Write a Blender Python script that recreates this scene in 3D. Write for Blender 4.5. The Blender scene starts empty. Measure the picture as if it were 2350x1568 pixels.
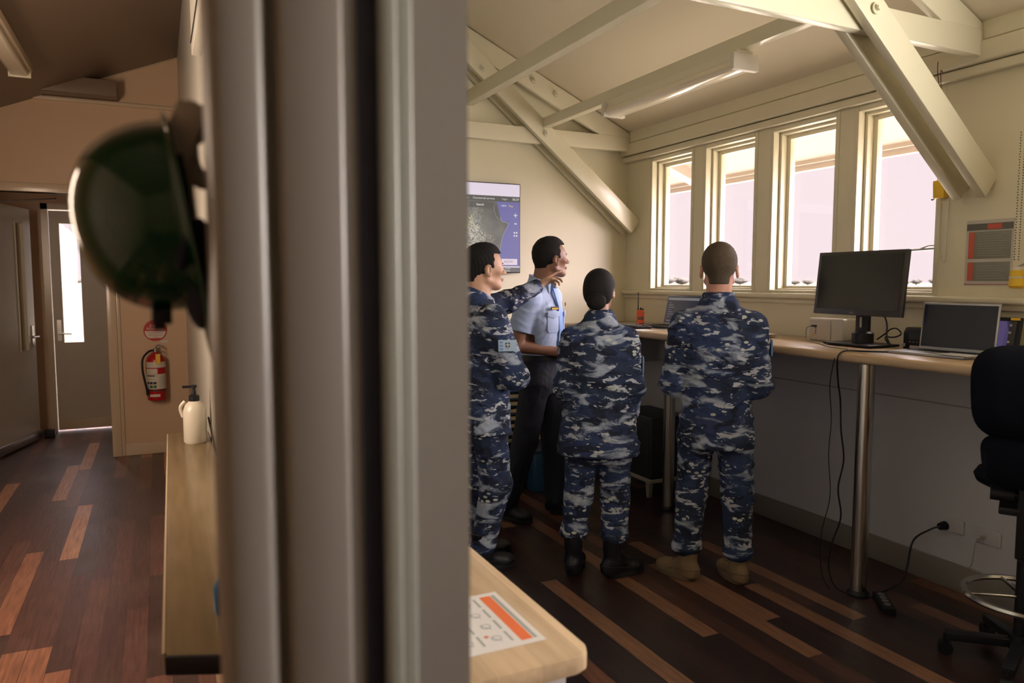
import bpy, bmesh, math, random
import numpy as np
from mathutils import Vector, Matrix
random.seed(7)
PI = math.pi
S = bpy.context.scene
COL = S.collection

# ------------------------------------------------------------------ camera
YAW, PITCH, EYE = 0.445744, 0.081583, 1.6
cd = bpy.data.cameras.new('camera'); cam = bpy.data.objects.new('camera', cd); COL.objects.link(cam)
cam.location = (0, 0, EYE); cam.rotation_euler = (PI/2-PITCH, 0, -YAW)
cd.sensor_width = 36; cd.lens = 1700/2350*36; cd.clip_start = 0.05; cd.clip_end = 2000
cd.dof.use_dof = True; cd.dof.focus_distance = 4.4; cd.dof.aperture_fstop = 2.6
S.camera = cam
S.view_settings.view_transform = 'Standard'; S.view_settings.look = 'None'
S.view_settings.gamma = 1; S.view_settings.use_curve_mapping = False
S.view_settings.exposure = 0.0
S.cycles.max_bounces = 10; S.cycles.diffuse_bounces = 6; S.cycles.glossy_bounces = 4
S.cycles.transparent_max_bounces = 12; S.cycles.sample_clamp_indirect = 4

# ------------------------------------------------------------------ sky: pale pink haze, brighter overhead and towards the hidden sun
wd = bpy.data.worlds.new('hazy_sky'); S.world = wd; wd.use_nodes = True
wn = wd.node_tree.nodes; wl = wd.node_tree.links; wn.clear()
wo = wn.new('ShaderNodeOutputWorld'); bg = wn.new('ShaderNodeBackground')
tc = wn.new('ShaderNodeTexCoord'); sp = wn.new('ShaderNodeSeparateXYZ')
wl.new(tc.outputs['Generated'], sp.inputs[0])
r1 = wn.new('ShaderNodeValToRGB'); e = r1.color_ramp.elements
e[0].position = 0.0; e[0].color = (.87, .72, .75, 1)
e[1].position = 0.3; e[1].color = (.86, .72, .76, 1)
x = r1.color_ramp.elements.new(1.0); x.color = (.86, .80, .78, 1)
wl.new(sp.outputs['Z'], r1.inputs[0])
r2 = wn.new('ShaderNodeValToRGB'); e = r2.color_ramp.elements
e[0].position = 0.30; e[0].color = (.132, .132, .132, 1)
e[1].position = 0.75; e[1].color = (1.6, 1.6, 1.6, 1)
wl.new(sp.outputs['Z'], r2.inputs[0])
dt = wn.new('ShaderNodeVectorMath'); dt.operation = 'DOT_PRODUCT'; dt.inputs[1].default_value = Vector((.80, -.55, .25)).normalized()
wl.new(tc.outputs['Generated'], dt.inputs[0])
r3 = wn.new('ShaderNodeMapRange'); r3.inputs[1].default_value = .45; r3.inputs[2].default_value = .95; r3.inputs[3].default_value = 0; r3.inputs[4].default_value = 38
wl.new(dt.outputs['Value'], r3.inputs[0])
m1 = wn.new('ShaderNodeMath'); m1.operation = 'MULTIPLY_ADD'; m1.inputs[1].default_value = 9.5
wl.new(r2.outputs[0], m1.inputs[0]); wl.new(r3.outputs[0], m1.inputs[2])
wl.new(r1.outputs[0], bg.inputs[0]); wl.new(m1.outputs[0], bg.inputs[1]); wl.new(bg.outputs[0], wo.inputs[0])

sd = bpy.data.lights.new('sun', 'SUN'); sd.energy = 15; sd.angle = 0.3; sd.color = (1, .93, .80)
so = bpy.data.objects.new('sun', sd); COL.objects.link(so)
so.rotation_euler = Vector((.25, .75, -1.0)).to_track_quat('-Z', 'Y').to_euler()

def area(name, loc, direction, sx, sy, power, color, portal=False):
    l = bpy.data.lights.new(name, 'AREA'); l.shape = 'RECTANGLE'; l.size = sx; l.size_y = sy
    l.energy = power; l.color = color
    if portal: l.cycles.is_portal = True
    o = bpy.data.objects.new(name, l); COL.objects.link(o); o.location = loc
    o.rotation_euler = Vector(direction).to_track_quat('-Z', 'Z').to_euler()
    return o
WIN = [(2.55, 3.10), (3.205, 3.755), (3.87, 4.42), (4.53, 5.08)]
for a, b in WIN:
    area('window_portal', (3.90, (a+b)/2, 2.06), (-1, 0, 0), b-a, 1.08, 1, (1, 1, 1), True)
# added fill lamp at an unseen opening behind the camera's right
for y, w_, pw in ((-.1, 1.3, 130),):
    area('fill_right', (3.62, y, 2.1), (-1, .40, .50), w_, 1.0, pw, (1, .93, .84)).data.spread = 2.4
area('fill_left', (-1.40, 3.4, 2.0), (1, .3, .1), 1.1, .9, 85, (1, .76, .58))  # added warm fill lamp; the left wall is solid here

# ------------------------------------------------------------------ materials
MATS = {}
def mat(name, col=(.5,.5,.5), rough=.5, metal=0.0, spec=.5, noise=0, nscale=8, bump=0, bscale=40, emit=None, estr=1, trans=0, coat=0):
    if name in MATS: return MATS[name]
    m = bpy.data.materials.new(name); m.use_nodes = True; MATS[name] = m
    N = m.node_tree.nodes; L = m.node_tree.links; b = N['Principled BSDF']
    b.inputs['Base Color'].default_value = (*col, 1); b.inputs['Roughness'].default_value = rough
    b.inputs['Metallic'].default_value = metal; b.inputs['Specular IOR Level'].default_value = spec
    b.inputs['Coat Weight'].default_value = coat
    t = N.new('ShaderNodeTexCoord')
    n = N.new('ShaderNodeTexNoise'); n.inputs['Scale'].default_value = nscale; n.inputs['Detail'].default_value = 4
    L.new(t.outputs['Object'], n.inputs['Vector'])
    mx = N.new('ShaderNodeMix'); mx.data_type = 'RGBA'
    v = max(noise, .03)
    mx.inputs[6].default_value = (*[c*(1-v) for c in col], 1); mx.inputs[7].default_value = (*[min(1, c*(1+v)) for c in col], 1)
    L.new(n.outputs['Fac'], mx.inputs[0]); L.new(mx.outputs[2], b.inputs['Base Color'])
    if bump:
        n2 = N.new('ShaderNodeTexNoise'); n2.inputs['Scale'].default_value = bscale; n2.inputs['Detail'].default_value = 3
        L.new(t.outputs['Object'], n2.inputs['Vector'])
        bp = N.new('ShaderNodeBump'); bp.inputs['Strength'].default_value = bump; bp.inputs['Distance'].default_value = .01
        L.new(n2.outputs['Fac'], bp.inputs['Height']); L.new(bp.outputs[0], b.inputs['Normal'])
    if emit: b.inputs['Emission Color'].default_value = (*emit, 1); b.inputs['Emission Strength'].default_value = estr
    if trans: b.inputs['Transmission Weight'].default_value = trans
    return m
CREAM = mat('cream_paint', (.72, .675, .51), .45, noise=.03, nscale=1.2, bump=.04, bscale=60)
CREAMG = mat('cream_gloss_paint', (.68, .64, .49), .26, noise=.03, nscale=3, bump=.05, bscale=30)
CEIL = mat('ceiling_paint', (.68, .61, .47), .6, noise=.03, nscale=1)
LOWSHADE = mat('wall_shade_lower', (.42, .43, .47), .6, noise=.05, nscale=1.5)  # bluish shadow under the desk put into the lower wall's colour
TANWALL = mat('tan_wall_paint', (.56, .40, .26), .5, noise=.04, nscale=1.2)
TANGLOSS = mat('tan_trim_gloss', (.56, .45, .32), .22, noise=.04, nscale=2, bump=.04, bscale=30)
JAMB = mat('jamb_gloss_paint', (.18, .163, .142), .38, noise=.05, nscale=2, bump=.03, bscale=12)
BROWNCEIL = mat('brown_ceiling_paint', (.17, .12, .085), .4, noise=.04, nscale=1)
DOORP = mat('door_paint', (.50, .46, .39), .3, noise=.06, nscale=4, bump=.12, bscale=45)
SKIRT = mat('grey_skirting', (.16, .15, .13), .5)
BLACK = mat('black_plastic', (.007, .008, .012), .45, spec=.3)
NAVYR = mat('navy_rubber_seal', (.006, .008, .022), .55)
SCREENOFF = mat('screen_glass_off', (.010, .012, .012), .12)
BEZEL = mat('monitor_bezel', (.035, .034, .034), .35)
CHROME = mat('brushed_chrome', (.50, .49, .47), .22, metal=1)
STEEL = mat('steel', (.45, .45, .45), .3, metal=1)
SILVER = mat('silver_laptop', (.42, .43, .46), .35, metal=.7)
WHITEP = mat('white_plastic', (.62, .58, .50), .4)
PAPER = mat('paper', (.70, .68, .66), .7)
ORANGE = mat('orange_plastic', (.80, .13, .05), .4)
RED = mat('red_enamel', (.42, .012, .02), .25)
YELLOW = mat('yellow_plastic', (.75, .48, .03), .5)
GREEN = mat('green_helmet_shell', (.001, .034, .012), .14, coat=.25, spec=.4)
NAVYPAD = mat('navy_padding', (.004, .006, .02), .9)
STRAP = mat('beige_webbing', (.42, .36, .30), .7)
INK = mat('dark_ink', (.03, .03, .03), .7)

def wood(name, cols, scale=(12, 1.2, 12), rough=.35, board=None):
    m = bpy.data.materials.new(name); m.use_nodes = True; MATS[name] = m
    N = m.node_tree.nodes; L = m.node_tree.links; b = N['Principled BSDF']; b.inputs['Roughness'].default_value = rough
    t = N.new('ShaderNodeTexCoord'); mp = N.new('ShaderNodeMapping'); mp.inputs['Scale'].default_value = scale
    L.new(t.outputs['Object'], mp.inputs['Vector'])
    n = N.new('ShaderNodeTexNoise'); n.inputs['Scale'].default_value = 3; n.inputs['Detail'].default_value = 6
    L.new(mp.outputs[0], n.inputs['Vector'])
    r = N.new('ShaderNodeValToRGB'); r.color_ramp.elements[0].position = .3; r.color_ramp.elements[1].position = .7
    r.color_ramp.elements[0].color = (*cols[0], 1); r.color_ramp.elements[1].color = (*cols[1], 1)
    L.new(n.outputs['Fac'], r.inputs[0]); out = r.outputs[0]
    if board:
        s = N.new('ShaderNodeSeparateXYZ'); L.new(t.outputs['Object'], s.inputs[0])
        d = N.new('ShaderNodeMath'); d.operation = 'DIVIDE'; d.inputs[1].default_value = board; L.new(s.outputs[0], d.inputs[0])
        f = N.new('ShaderNodeMath'); f.operation = 'FLOOR'; L.new(d.outputs[0], f.inputs[0])
        w = N.new('ShaderNodeTexWhiteNoise'); w.noise_dimensions = '1D'; L.new(f.outputs[0], w.inputs['W'])
        mr = N.new('ShaderNodeMapRange'); mr.inputs[3].default_value = .78; mr.inputs[4].default_value = 1.12; L.new(w.outputs['Value'], mr.inputs[0])
        hs = N.new('ShaderNodeHueSaturation'); L.new(mr.outputs[0], hs.inputs['Value']); L.new(out, hs.inputs['Color']); out = hs.outputs[0]
    L.new(out, b.inputs['Base Color'])
    return m
DESKW = wood('beech_laminate', [(.40, .29, .185), (.48, .36, .24)], rough=.3)
COUNTERW = wood('block_beech_laminate', [(.46, .33, .20), (.56, .42, .27)], rough=.35, board=.11)
BENCHW = wood('olive_oak_laminate', [(.20, .145, .075), (.27, .20, .11)], rough=.28, board=.14)

def floor_mat():
    m = bpy.data.materials.new('mixed_hardwood_planks'); m.use_nodes = True
    N = m.node_tree.nodes; L = m.node_tree.links; b = N['Principled BSDF']
    def M(op, a, c=None, d=None):
        n = N.new('ShaderNodeMath'); n.operation = op
        for i, v in enumerate((a, c, d)):
            if v is None: continue
            if isinstance(v, (int, float)): n.inputs[i].default_value = v
            else: L.new(v, n.inputs[i])
        return n.outputs[0]
    t = N.new('ShaderNodeTexCoord'); s = N.new('ShaderNodeSeparateXYZ'); L.new(t.outputs['Object'], s.inputs[0])
    px = M('DIVIDE', s.outputs[0], .094); ix = M('FLOOR', px); fx = M('FRACT', px)
    w1 = N.new('ShaderNodeTexWhiteNoise'); w1.noise_dimensions = '1D'; L.new(ix, w1.inputs['W'])
    py = M('ADD', M('DIVIDE', s.outputs[1], 1.15), M('MULTIPLY', w1.outputs['Value'], 7.3)); iy = M('FLOOR', py); fy = M('FRACT', py)
    cv = N.new('ShaderNodeCombineXYZ'); L.new(ix, cv.inputs[0]); L.new(iy, cv.inputs[1])
    w2 = N.new('ShaderNodeTexWhiteNoise'); w2.noise_dimensions = '2D'; L.new(cv.outputs[0], w2.inputs['Vector'])
    r = N.new('ShaderNodeValToRGB'); r.color_ramp.interpolation = 'CONSTANT'; E = r.color_ramp.elements
    E[0].position = 0; E[0].color = (.014, .006, .007, 1); E[1].position = .16; E[1].color = (.024, .009, .009, 1)
    for p, c in [(.34, (.036, .012, .010)), (.5, (.019, .009, .010)), (.66, (.055, .018, .012)), (.78, (.12, .040, .016)), (.87, (.028, .011, .010)), (.93, (.17, .068, .024))]:
        q = E.new(p); q.color = (*c, 1)
    L.new(w2.outputs['Value'], r.inputs[0])
    mp = N.new('ShaderNodeMapping'); mp.inputs['Scale'].default_value = (30, 2.2, 1); L.new(t.outputs['Object'], mp.inputs[0])
    n = N.new('ShaderNodeTexNoise'); n.inputs['Scale'].default_value = 2.5; n.inputs['Detail'].default_value = 7; L.new(mp.outputs[0], n.inputs['Vector'])
    g = N.new('ShaderNodeMapRange'); g.inputs[1].default_value = .3; g.inputs[2].default_value = .7; g.inputs[3].default_value = .65; g.inputs[4].default_value = 1.3; L.new(n.outputs['Fac'], g.inputs[0])
    hs = N.new('ShaderNodeHueSaturation'); hs.inputs['Saturation'].default_value = .95; L.new(r.outputs[0], hs.inputs['Color']); L.new(g.outputs[0], hs.inputs['Value'])
    gap = M('MAXIMUM', M('LESS_THAN', fx, .022), M('LESS_THAN', fy, .002))
    mx = N.new('ShaderNodeMix'); mx.data_type = 'RGBA'; L.new(gap, mx.inputs[0]); L.new(hs.outputs[0], mx.inputs[6]); mx.inputs[7].default_value = (.012, .006, .005, 1)
    # left-room floor lightened in irregular blotches: its brighter light is put into the colour
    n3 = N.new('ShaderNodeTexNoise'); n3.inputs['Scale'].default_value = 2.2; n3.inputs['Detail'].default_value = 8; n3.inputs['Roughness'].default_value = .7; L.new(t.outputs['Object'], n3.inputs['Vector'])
    lit_blotch = N.new('ShaderNodeMapRange'); lit_blotch.inputs[1].default_value = .36; lit_blotch.inputs[2].default_value = .72; lit_blotch.inputs[3].default_value = .25; lit_blotch.inputs[4].default_value = 1; L.new(n3.outputs['Fac'], lit_blotch.inputs[0])
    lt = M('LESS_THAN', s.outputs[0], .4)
    wf = M('MULTIPLY', lit_blotch.outputs[0], lt)
    hs2 = N.new('ShaderNodeHueSaturation'); hs2.inputs['Saturation'].default_value = .88; L.new(mx.outputs[2], hs2.inputs['Color']); L.new(M('MULTIPLY_ADD', lt, 2.0, 1.0), hs2.inputs['Value'])  # left-room planks also raised in value, standing in for brighter light
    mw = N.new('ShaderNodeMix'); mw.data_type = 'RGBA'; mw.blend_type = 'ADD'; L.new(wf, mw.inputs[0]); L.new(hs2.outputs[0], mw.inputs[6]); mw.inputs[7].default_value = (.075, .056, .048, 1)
    L.new(mw.outputs[2], b.inputs['Base Color'])
    rr = N.new('ShaderNodeMapRange'); rr.inputs[1].default_value = .35; rr.inputs[2].default_value = .7; rr.inputs[3].default_value = .30; rr.inputs[4].default_value = .42; L.new(n3.outputs['Fac'], rr.inputs[0])
    L.new(rr.outputs[0], b.inputs['Roughness'])
    bp = N.new('ShaderNodeBump'); bp.inputs['Strength'].default_value = .25; bp.inputs['Distance'].default_value = .003; L.new(n.outputs['Fac'], bp.inputs['Height']); L.new(bp.outputs[0], b.inputs['Normal'])
    return m
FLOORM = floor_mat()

def glass_mat():
    m = bpy.data.materials.new('window_glass'); m.use_nodes = True
    N = m.node_tree.nodes; L = m.node_tree.links; N.remove(N['Principled BSDF'])
    tr = N.new('ShaderNodeBsdfTransparent'); tr.inputs[0].default_value = (.97, .97, .97, 1)
    gl = N.new('ShaderNodeBsdfGlossy'); gl.inputs['Roughness'].default_value = .02
    fr = N.new('ShaderNodeLayerWeight'); fr.inputs[0].default_value = .25
    pw = N.new('ShaderNodeMath'); pw.operation = 'POWER'; pw.inputs[1].default_value = 3; L.new(fr.outputs['Facing'], pw.inputs[0])
    ma = N.new('ShaderNodeMath'); ma.operation = 'MULTIPLY_ADD'; ma.inputs[1].default_value = .3; ma.inputs[2].default_value = .04; L.new(pw.outputs[0], ma.inputs[0])
    mx = N.new('ShaderNodeMixShader'); L.new(ma.outputs[0], mx.inputs[0]); L.new(tr.outputs[0], mx.inputs[1]); L.new(gl.outputs[0], mx.inputs[2])
    L.new(mx.outputs[0], N['Material Output'].inputs[0])
    return m
GLASS = glass_mat()

# ------------------------------------------------------------------ mesh helpers
class MB:
    def __init__(self): self.bm = bmesh.new()
    def _cap(self, n0, M):
        self.bm.verts.ensure_lookup_table()
        for v in self.bm.verts[n0:]: v.co = M @ v.co
    def box(self, x0, x1, y0, y1, z0, z1, M=None, bev=0):
        n0 = len(self.bm.verts)
        r = bmesh.ops.create_cube(self.bm, size=1, matrix=Matrix.Translation(((x0+x1)/2, (y0+y1)/2, (z0+z1)/2)) @ Matrix.Diagonal((abs(x1-x0), abs(y1-y0), abs(z1-z0), 1)))
        if bev:
            es = set(e for v in r['verts'] for e in v.link_edges)
            bmesh.ops.bevel(self.bm, geom=list(es), offset=bev, segments=3, profile=.5, affect='EDGES')
        if M is not None: self._cap(n0, M)
        return self
    def prism(self, pts, axis, a, b, M=None, bev=0):
        """polygon pts extruded along axis from a to b; the polygon is in the two other axes in order"""
        n0 = len(self.bm.verts)
        def mk(p, t):
            if axis == 'x': return (t, p[0], p[1])
            if axis == 'y': return (p[0], t, p[1])
            return (p[0], p[1], t)
        A = [self.bm.verts.new(mk(p, a)) for p in pts]; B = [self.bm.verts.new(mk(p, b)) for p in pts]
        n = len(pts); fs = [self.bm.faces.new(A), self.bm.faces.new(B[::-1])]
        for i in range(n): fs.append(self.bm.faces.new((A[i], B[i], B[(i+1) % n], A[(i+1) % n])))
        bmesh.ops.recalc_face_normals(self.bm, faces=fs)
        if bev: bmesh.ops.bevel(self.bm, geom=list({e for f in fs for e in f.edges}), offset=bev, segments=2, profile=.5, affect='EDGES')
        if M is not None: self._cap(n0, M)
        return self
    def cyl(self, a, b, r, r2=None, seg=24):
        a = Vector(a); b = Vector(b); d = b-a
        M = Matrix.Translation((a+b)/2) @ d.to_track_quat('Z', 'Y').to_matrix().to_4x4()
        bmesh.ops.create_cone(self.bm, cap_ends=True, segments=seg, radius1=r, radius2=r if r2 is None else r2, depth=d.length, matrix=M)
        return self
    def ball(self, c, r, sc=(1, 1, 1), seg=20):
        bmesh.ops.create_uvsphere(self.bm, u_segments=seg, v_segments=seg//2+2, radius=r, matrix=Matrix.Translation(c) @ Matrix.Diagonal((*sc, 1)))
        return self
    def lathe(self, prof, c=(0, 0, 0), seg=32, M=None):
        n0 = len(self.bm.verts); rings = []
        for r, z in prof:
            if r < 1e-6: rings.append([self.bm.verts.new((c[0], c[1], c[2]+z))])
            else: rings.append([self.bm.verts.new((c[0]+r*math.cos(2*PI*i/seg), c[1]+r*math.sin(2*PI*i/seg), c[2]+z)) for i in range(seg)])
        for A, B in zip(rings, rings[1:]):
            for i in range(seg):
                j = (i+1) % seg
                vs = [A[i % len(A)], A[j % len(A)], B[j % len(B)], B[i % len(B)]]
                u = []
                for v in vs:
                    if v not in u: u.append(v)
                if len(u) > 2: self.bm.faces.new(u)
        if M is not None: self._cap(n0, M)
        return self
    def tube(self, pts, r, seg=10, smooth=6, rs=None):
        P = [Vector(p) for p in pts]
        if smooth and len(P) > 2:
            Q = []
            for i in range(len(P)-1):
                p0 = P[max(i-1, 0)]; p1 = P[i]; p2 = P[i+1]; p3 = P[min(i+2, len(P)-1)]
                for k in range(smooth):
                    t = k/smooth
                    Q.append(.5*((2*p1)+(-p0+p2)*t+(2*p0-5*p1+4*p2-p3)*t*t+(-p0+3*p1-3*p2+p3)*t**3))
            Q.append(P[-1]); P = Q
        up = Vector((.13, .21, .97)); prev = None
        for i, p in enumerate(P):
            d = (P[min(i+1, len(P)-1)]-P[max(i-1, 0)]).normalized()
            a = d.cross(up)
            if a.length < .05: a = d.cross(Vector((1, 0, 0)))
            a.normalize(); b = d.cross(a)
            rr = r if rs is None else rs[0]+(rs[1]-rs[0])*i/(len(P)-1)
            ring = [self.bm.verts.new(p+a*math.cos(2*PI*k/seg)*rr+b*math.sin(2*PI*k/seg)*rr) for k in range(seg)]
            if prev:
                for k in range(seg): self.bm.faces.new((prev[k], prev[(k+1) % seg], ring[(k+1) % seg], ring[k]))
            else: self.bm.faces.new(ring[::-1])
            prev = ring
        self.bm.faces.new(prev)
        return self
    def beam(self, a, b, w, h, up=(0, 0, 1), bev=0.003):
        """board from a to b, width w (across), height h (along up)"""
        a = Vector(a); b = Vector(b); d = (b-a); u = Vector(up); s = d.cross(u).normalized(); u = s.cross(d).normalized()
        M = Matrix((( s.x, d.normalized().x, u.x, (a.x+b.x)/2), (s.y, d.normalized().y, u.y, (a.y+b.y)/2), (s.z, d.normalized().z, u.z, (a.z+b.z)/2), (0, 0, 0, 1)))
        return self.box(-w/2, w/2, -d.length/2, d.length/2, -h/2, h/2, M=M, bev=bev)
    def build(self, name, material, parent=None, smooth=None, bevel=0):
        me = bpy.data.meshes.new(name)
        bmesh.ops.recalc_face_normals(self.bm, faces=self.bm.faces)
        if bevel:
            bmesh.ops.bevel(self.bm, geom=[e for e in self.bm.edges if e.is_manifold and e.calc_face_angle(0) > .6], offset=bevel, segments=2, profile=.5, affect='EDGES')
        self.bm.to_mesh(me); self.bm.free()
        return link(name, me, material, parent, 35 if smooth is None else smooth)
def link(name, me, material, parent=None, ang=35):
    me.materials.append(material)
    if ang:
        me.shade_smooth() if hasattr(me, 'shade_smooth') else None
        try: me.set_sharp_from_angle(angle=math.radians(ang))
        except Exception: pass
    o = bpy.data.objects.new(name, me); COL.objects.link(o)
    if parent is not None: o.parent = parent
    return o
def tag(o, label=None, cat=None, group=None, kind=None):
    if label: o['label'] = label
    if cat: o['category'] = cat
    if group: o['group'] = group
    if kind: o['kind'] = kind
    return o
def thing(name, label, cat, loc=(0, 0, 0), rz=0, group=None):
    o = bpy.data.objects.new(name, None); COL.objects.link(o); o.location = loc; o.rotation_euler = (0, 0, rz); o.empty_display_size = .1
    return tag(o, label, cat, group)
def struct(name, mb, m, bevel=0):
    o = mb.build(name, m, None, bevel=bevel); o['kind'] = 'structure'; return o
def copy_tree(o, parent=None):
    c = o.copy(); COL.objects.link(c); c.parent = parent
    for ch in list(o.children): copy_tree(ch, c)
    return c
def text(name, body, size, m, parent, M, extr=.0004, align='CENTER'):
    cu = bpy.data.curves.new(name, 'FONT'); cu.body = body; cu.size = size; cu.extrude = extr; cu.align_x = align; cu.align_y = 'CENTER'
    o = bpy.data.objects.new('t', cu); COL.objects.link(o)
    me = bpy.data.meshes.new_from_object(o.evaluated_get(bpy.context.evaluated_depsgraph_get()))
    bpy.data.objects.remove(o); me.transform(M)
    return link(name, me, m, parent, 0)
def frameM(origin, right, up):
    r = Vector(right).normalized(); u = Vector(up).normalized(); n = r.cross(u)
    return Matrix(((r.x, u.x, n.x, origin[0]), (r.y, u.y, n.y, origin[1]), (r.z, u.z, n.z, origin[2]), (0, 0, 0, 1)))

# ------------------------------------------------------------------ the building
XW, YF = 3.69, 5.42          # window wall plane, screen wall plane
XL, RIDGE = -1.49, 1.10      # left outer wall, ridge
YL = 7.57                    # far wall of the left room
YB = -3.2                    # wall behind the camera
PX0, PX1 = .235, .390        # partition faces
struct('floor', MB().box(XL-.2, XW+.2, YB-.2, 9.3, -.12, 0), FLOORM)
def roofz(x): return 2.82+.45*(XW-x) if x > RIDGE else 2.82+.45*(XW-RIDGE)-.42*(RIDGE-x)
ceil = MB()
ceil.prism([(XW+.75, roofz(XW+.75)), (RIDGE, roofz(RIDGE)), (RIDGE, roofz(RIDGE)+.12), (XW+.75, roofz(XW+.75)+.12)], 'y', YB-.3, 5.95)
struct('ceiling', ceil, CEIL)
struct('ceiling_left', MB().prism([(XL-.7, roofz(XL-.7)), (RIDGE, roofz(RIDGE)), (RIDGE, roofz(RIDGE)+.12), (XL-.7, roofz(XL-.7)+.12)], 'y', YB-.3, 5.95), BROWNCEIL)
struct('ceiling_lobby', MB().prism([(XL-.7, roofz(XL-.7)), (.45, roofz(.45)), (.45, roofz(.45)+.12), (XL-.7, roofz(XL-.7)+.12)], 'y', 5.95, 9.4), BROWNCEIL)

# window wall with four openings, and the stretch beyond them
def wall_right():
    z0, z1 = 1.52, 2.60
    b = MB()
    b.box(XW, XW+.18, YB-.2, YF+.15, 1.25, z0)
    b.box(XW, XW+.18, YB-.2, YF+.15, z1, 2.80)
    ys = [YB-.2, -.8, .55] + [y for w in WIN for y in w] + [YF+.15]
    for i in range(0, len(ys), 2): b.box(XW, XW+.18, ys[i], ys[i+1], z0, z1)
    return b
struct('wall_right', wall_right(), CREAM)
struct('wall_right_lower', MB().box(XW, XW+.18, YB-.2, YF+.15, 0, 1.25), LOWSHADE)
# the panel joint under the desk and the dark skirting
struct('trim_1', MB().box(XW-.004, XW, YB, YF, .955, .962), mat('joint_line', (.25, .235, .22), .7))
struct('baseboard_right', MB().box(XW-.018, XW, YB, YF, 0, .14), SKIRT, bevel=.004)
wf = MB(); wf.box(PX1-.02, XW+.18, YF, YF+.15, 0, 4.35)
struct('wall_screen', wf, CREAM)
struct('baseboard_screen', MB().box(PX1, XW, YF-.018, YF, 0, .14), SKIRT)
# sill shelf, head boards and rails
struct('trim_sill', MB().box(XW-.055, XW+.11, YB, YF, 1.487, 1.522, bev=.012), CREAMG)
struct('trim_under_sill', MB().box(XW-.022, XW, YB, YF, 1.455, 1.487, bev=.006), CREAMG)
h = MB(); h.box(XW-.075, XW, YB, YF, 2.655, 2.755, bev=.012); struct('trim_head', h, CREAMG)
h = MB(); h.box(XW-.05, XW, YB, YF, 2.605, 2.650, bev=.006); struct('trim_blind_rail', h, CREAMG)
h = MB(); h.box(XW-.058, XW, YB, YF, 2.760, 2.865, bev=.006); struct('trim_cornice', h, CREAMG)

for i, (a, b_) in enumerate(WIN):
    f = MB()
    for (xa, xb, t) in ((XW-.006, XW+.045, .028), (XW+.05, XW+.10, .045), (XW+.10, XW+.145, .072)):
        f.box(xa, xb, a, a+t, 1.524, 2.60); f.box(xa, xb, b_-t, b_, 1.524, 2.60)
        f.box(xa, xb, a+t, b_-t, 2.60-t, 2.60); f.box(xa, xb, a+t, b_-t, 1.524, 1.524+t*.62)
    w = struct('window_%d' % (i+1), f, CREAMG, bevel=.003)
    MB().box(XW+.120, XW+.124, a+.07, b_-.07, 1.56, 2.535).build('pane', GLASS, w)
# casement stay on the right-hand window
st = bpy.data.objects['window_1']
k = MB(); k.cyl((XW+.10, 2.625, 1.775), (XW+.06, 2.76, 1.768), .006); k.cyl((XW+.10, 2.625, 1.79), (XW+.085, 2.67, 1.79), .004); k.cyl((XW+.085, 2.67, 1.79), (XW+.075, 2.71, 1.775), .004); k.box(XW+.085, XW+.10, 2.615, 2.635, 1.765, 1.80)
k.build('casement_stay', STEEL, st)
# outside: window posts' caps are the wall itself; eaves with rafter tails, ground and a far line of trees
EAVE = mat('eave_paint', (.27, .225, .19), .6)
e_ = MB(); e_.prism([(XW+.18, roofz(XW+.18)-.02), (XW+.72, roofz(XW+.72)-.02), (XW+.72, roofz(XW+.72)-.035), (XW+.18, roofz(XW+.18)-.035)], 'y', YB-.3, 5.9)
struct('trim_soffit', e_, EAVE)
g_ = MB(); g_.box(XW+.66, XW+.70, YB-.3, 5.9, 2.46, 2.58); g_.box(XW+.70, XW+.75, YB-.3, 5.9, 2.42, 2.50); struct('trim_fascia', g_, EAVE)
for y in (5.25, ):
    tg = MB(); tg.prism([(XW+.18, 2.73), (XW+.66, 2.50), (XW+.60, 2.44), (XW+.18, 2.60)], 'y', y-.06, y+.06)
    struct('trim_rafter_tail', tg, EAVE)

GROUND = mat('hazy_dry_grass', (.095, .086, .072), .9, spec=0, noise=.25, nscale=.02)
struct('ground', MB().box(-900, 900, -60, 1200, -.9, -.8), GROUND)
struct('ground_bounce', MB().box(XW+.2, 17, -14, 24, -.82, -.78), mat('pale_bounce', (.72, .66, .56), .9, noise=.08, nscale=.6))  # unseen pale slab added to bounce sunlight up through the windows
TREE = mat('hazy_foliage', (.062, .058, .055), .95, spec=0)
random.seed(3)
tn = 0
for i in range(26):
    if i < 18:
        az = math.radians(36+i*1.15+random.uniform(-.4, .4)); 
    else:
        az = math.radians(-9.5+(i-18)*.9+random.uniform(-.3, .3))
    R = 330+i*9; hgt = random.uniform(3.2, 6.2)
    tb = MB()
    tb.cyl((0, 0, 0), (0, 0, hgt*.5), .3, .2, 8)
    tb.ball((0, 0, hgt*.48), hgt*.42, (1.5, 1.5, .75), 16)
    for k in range(16):
        a = random.uniform(0, 2*PI); b_ = random.uniform(-.2, 1.2); rr = hgt*.56*math.cos(b_)
        tb.ball((rr*math.cos(a), rr*math.sin(a), hgt*(.48+.27*math.sin(b_))), hgt*random.uniform(.12, .2), (1.3, 1.3, .8), 8)
    t = tb.build('tree', TREE); t.location = (R*math.sin(az), R*math.cos(az), -.82)
    tag(t, 'tiny hazy tree in the far line on the horizon beyond the airfield', 'tree', 'far trees on the horizon')

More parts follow.
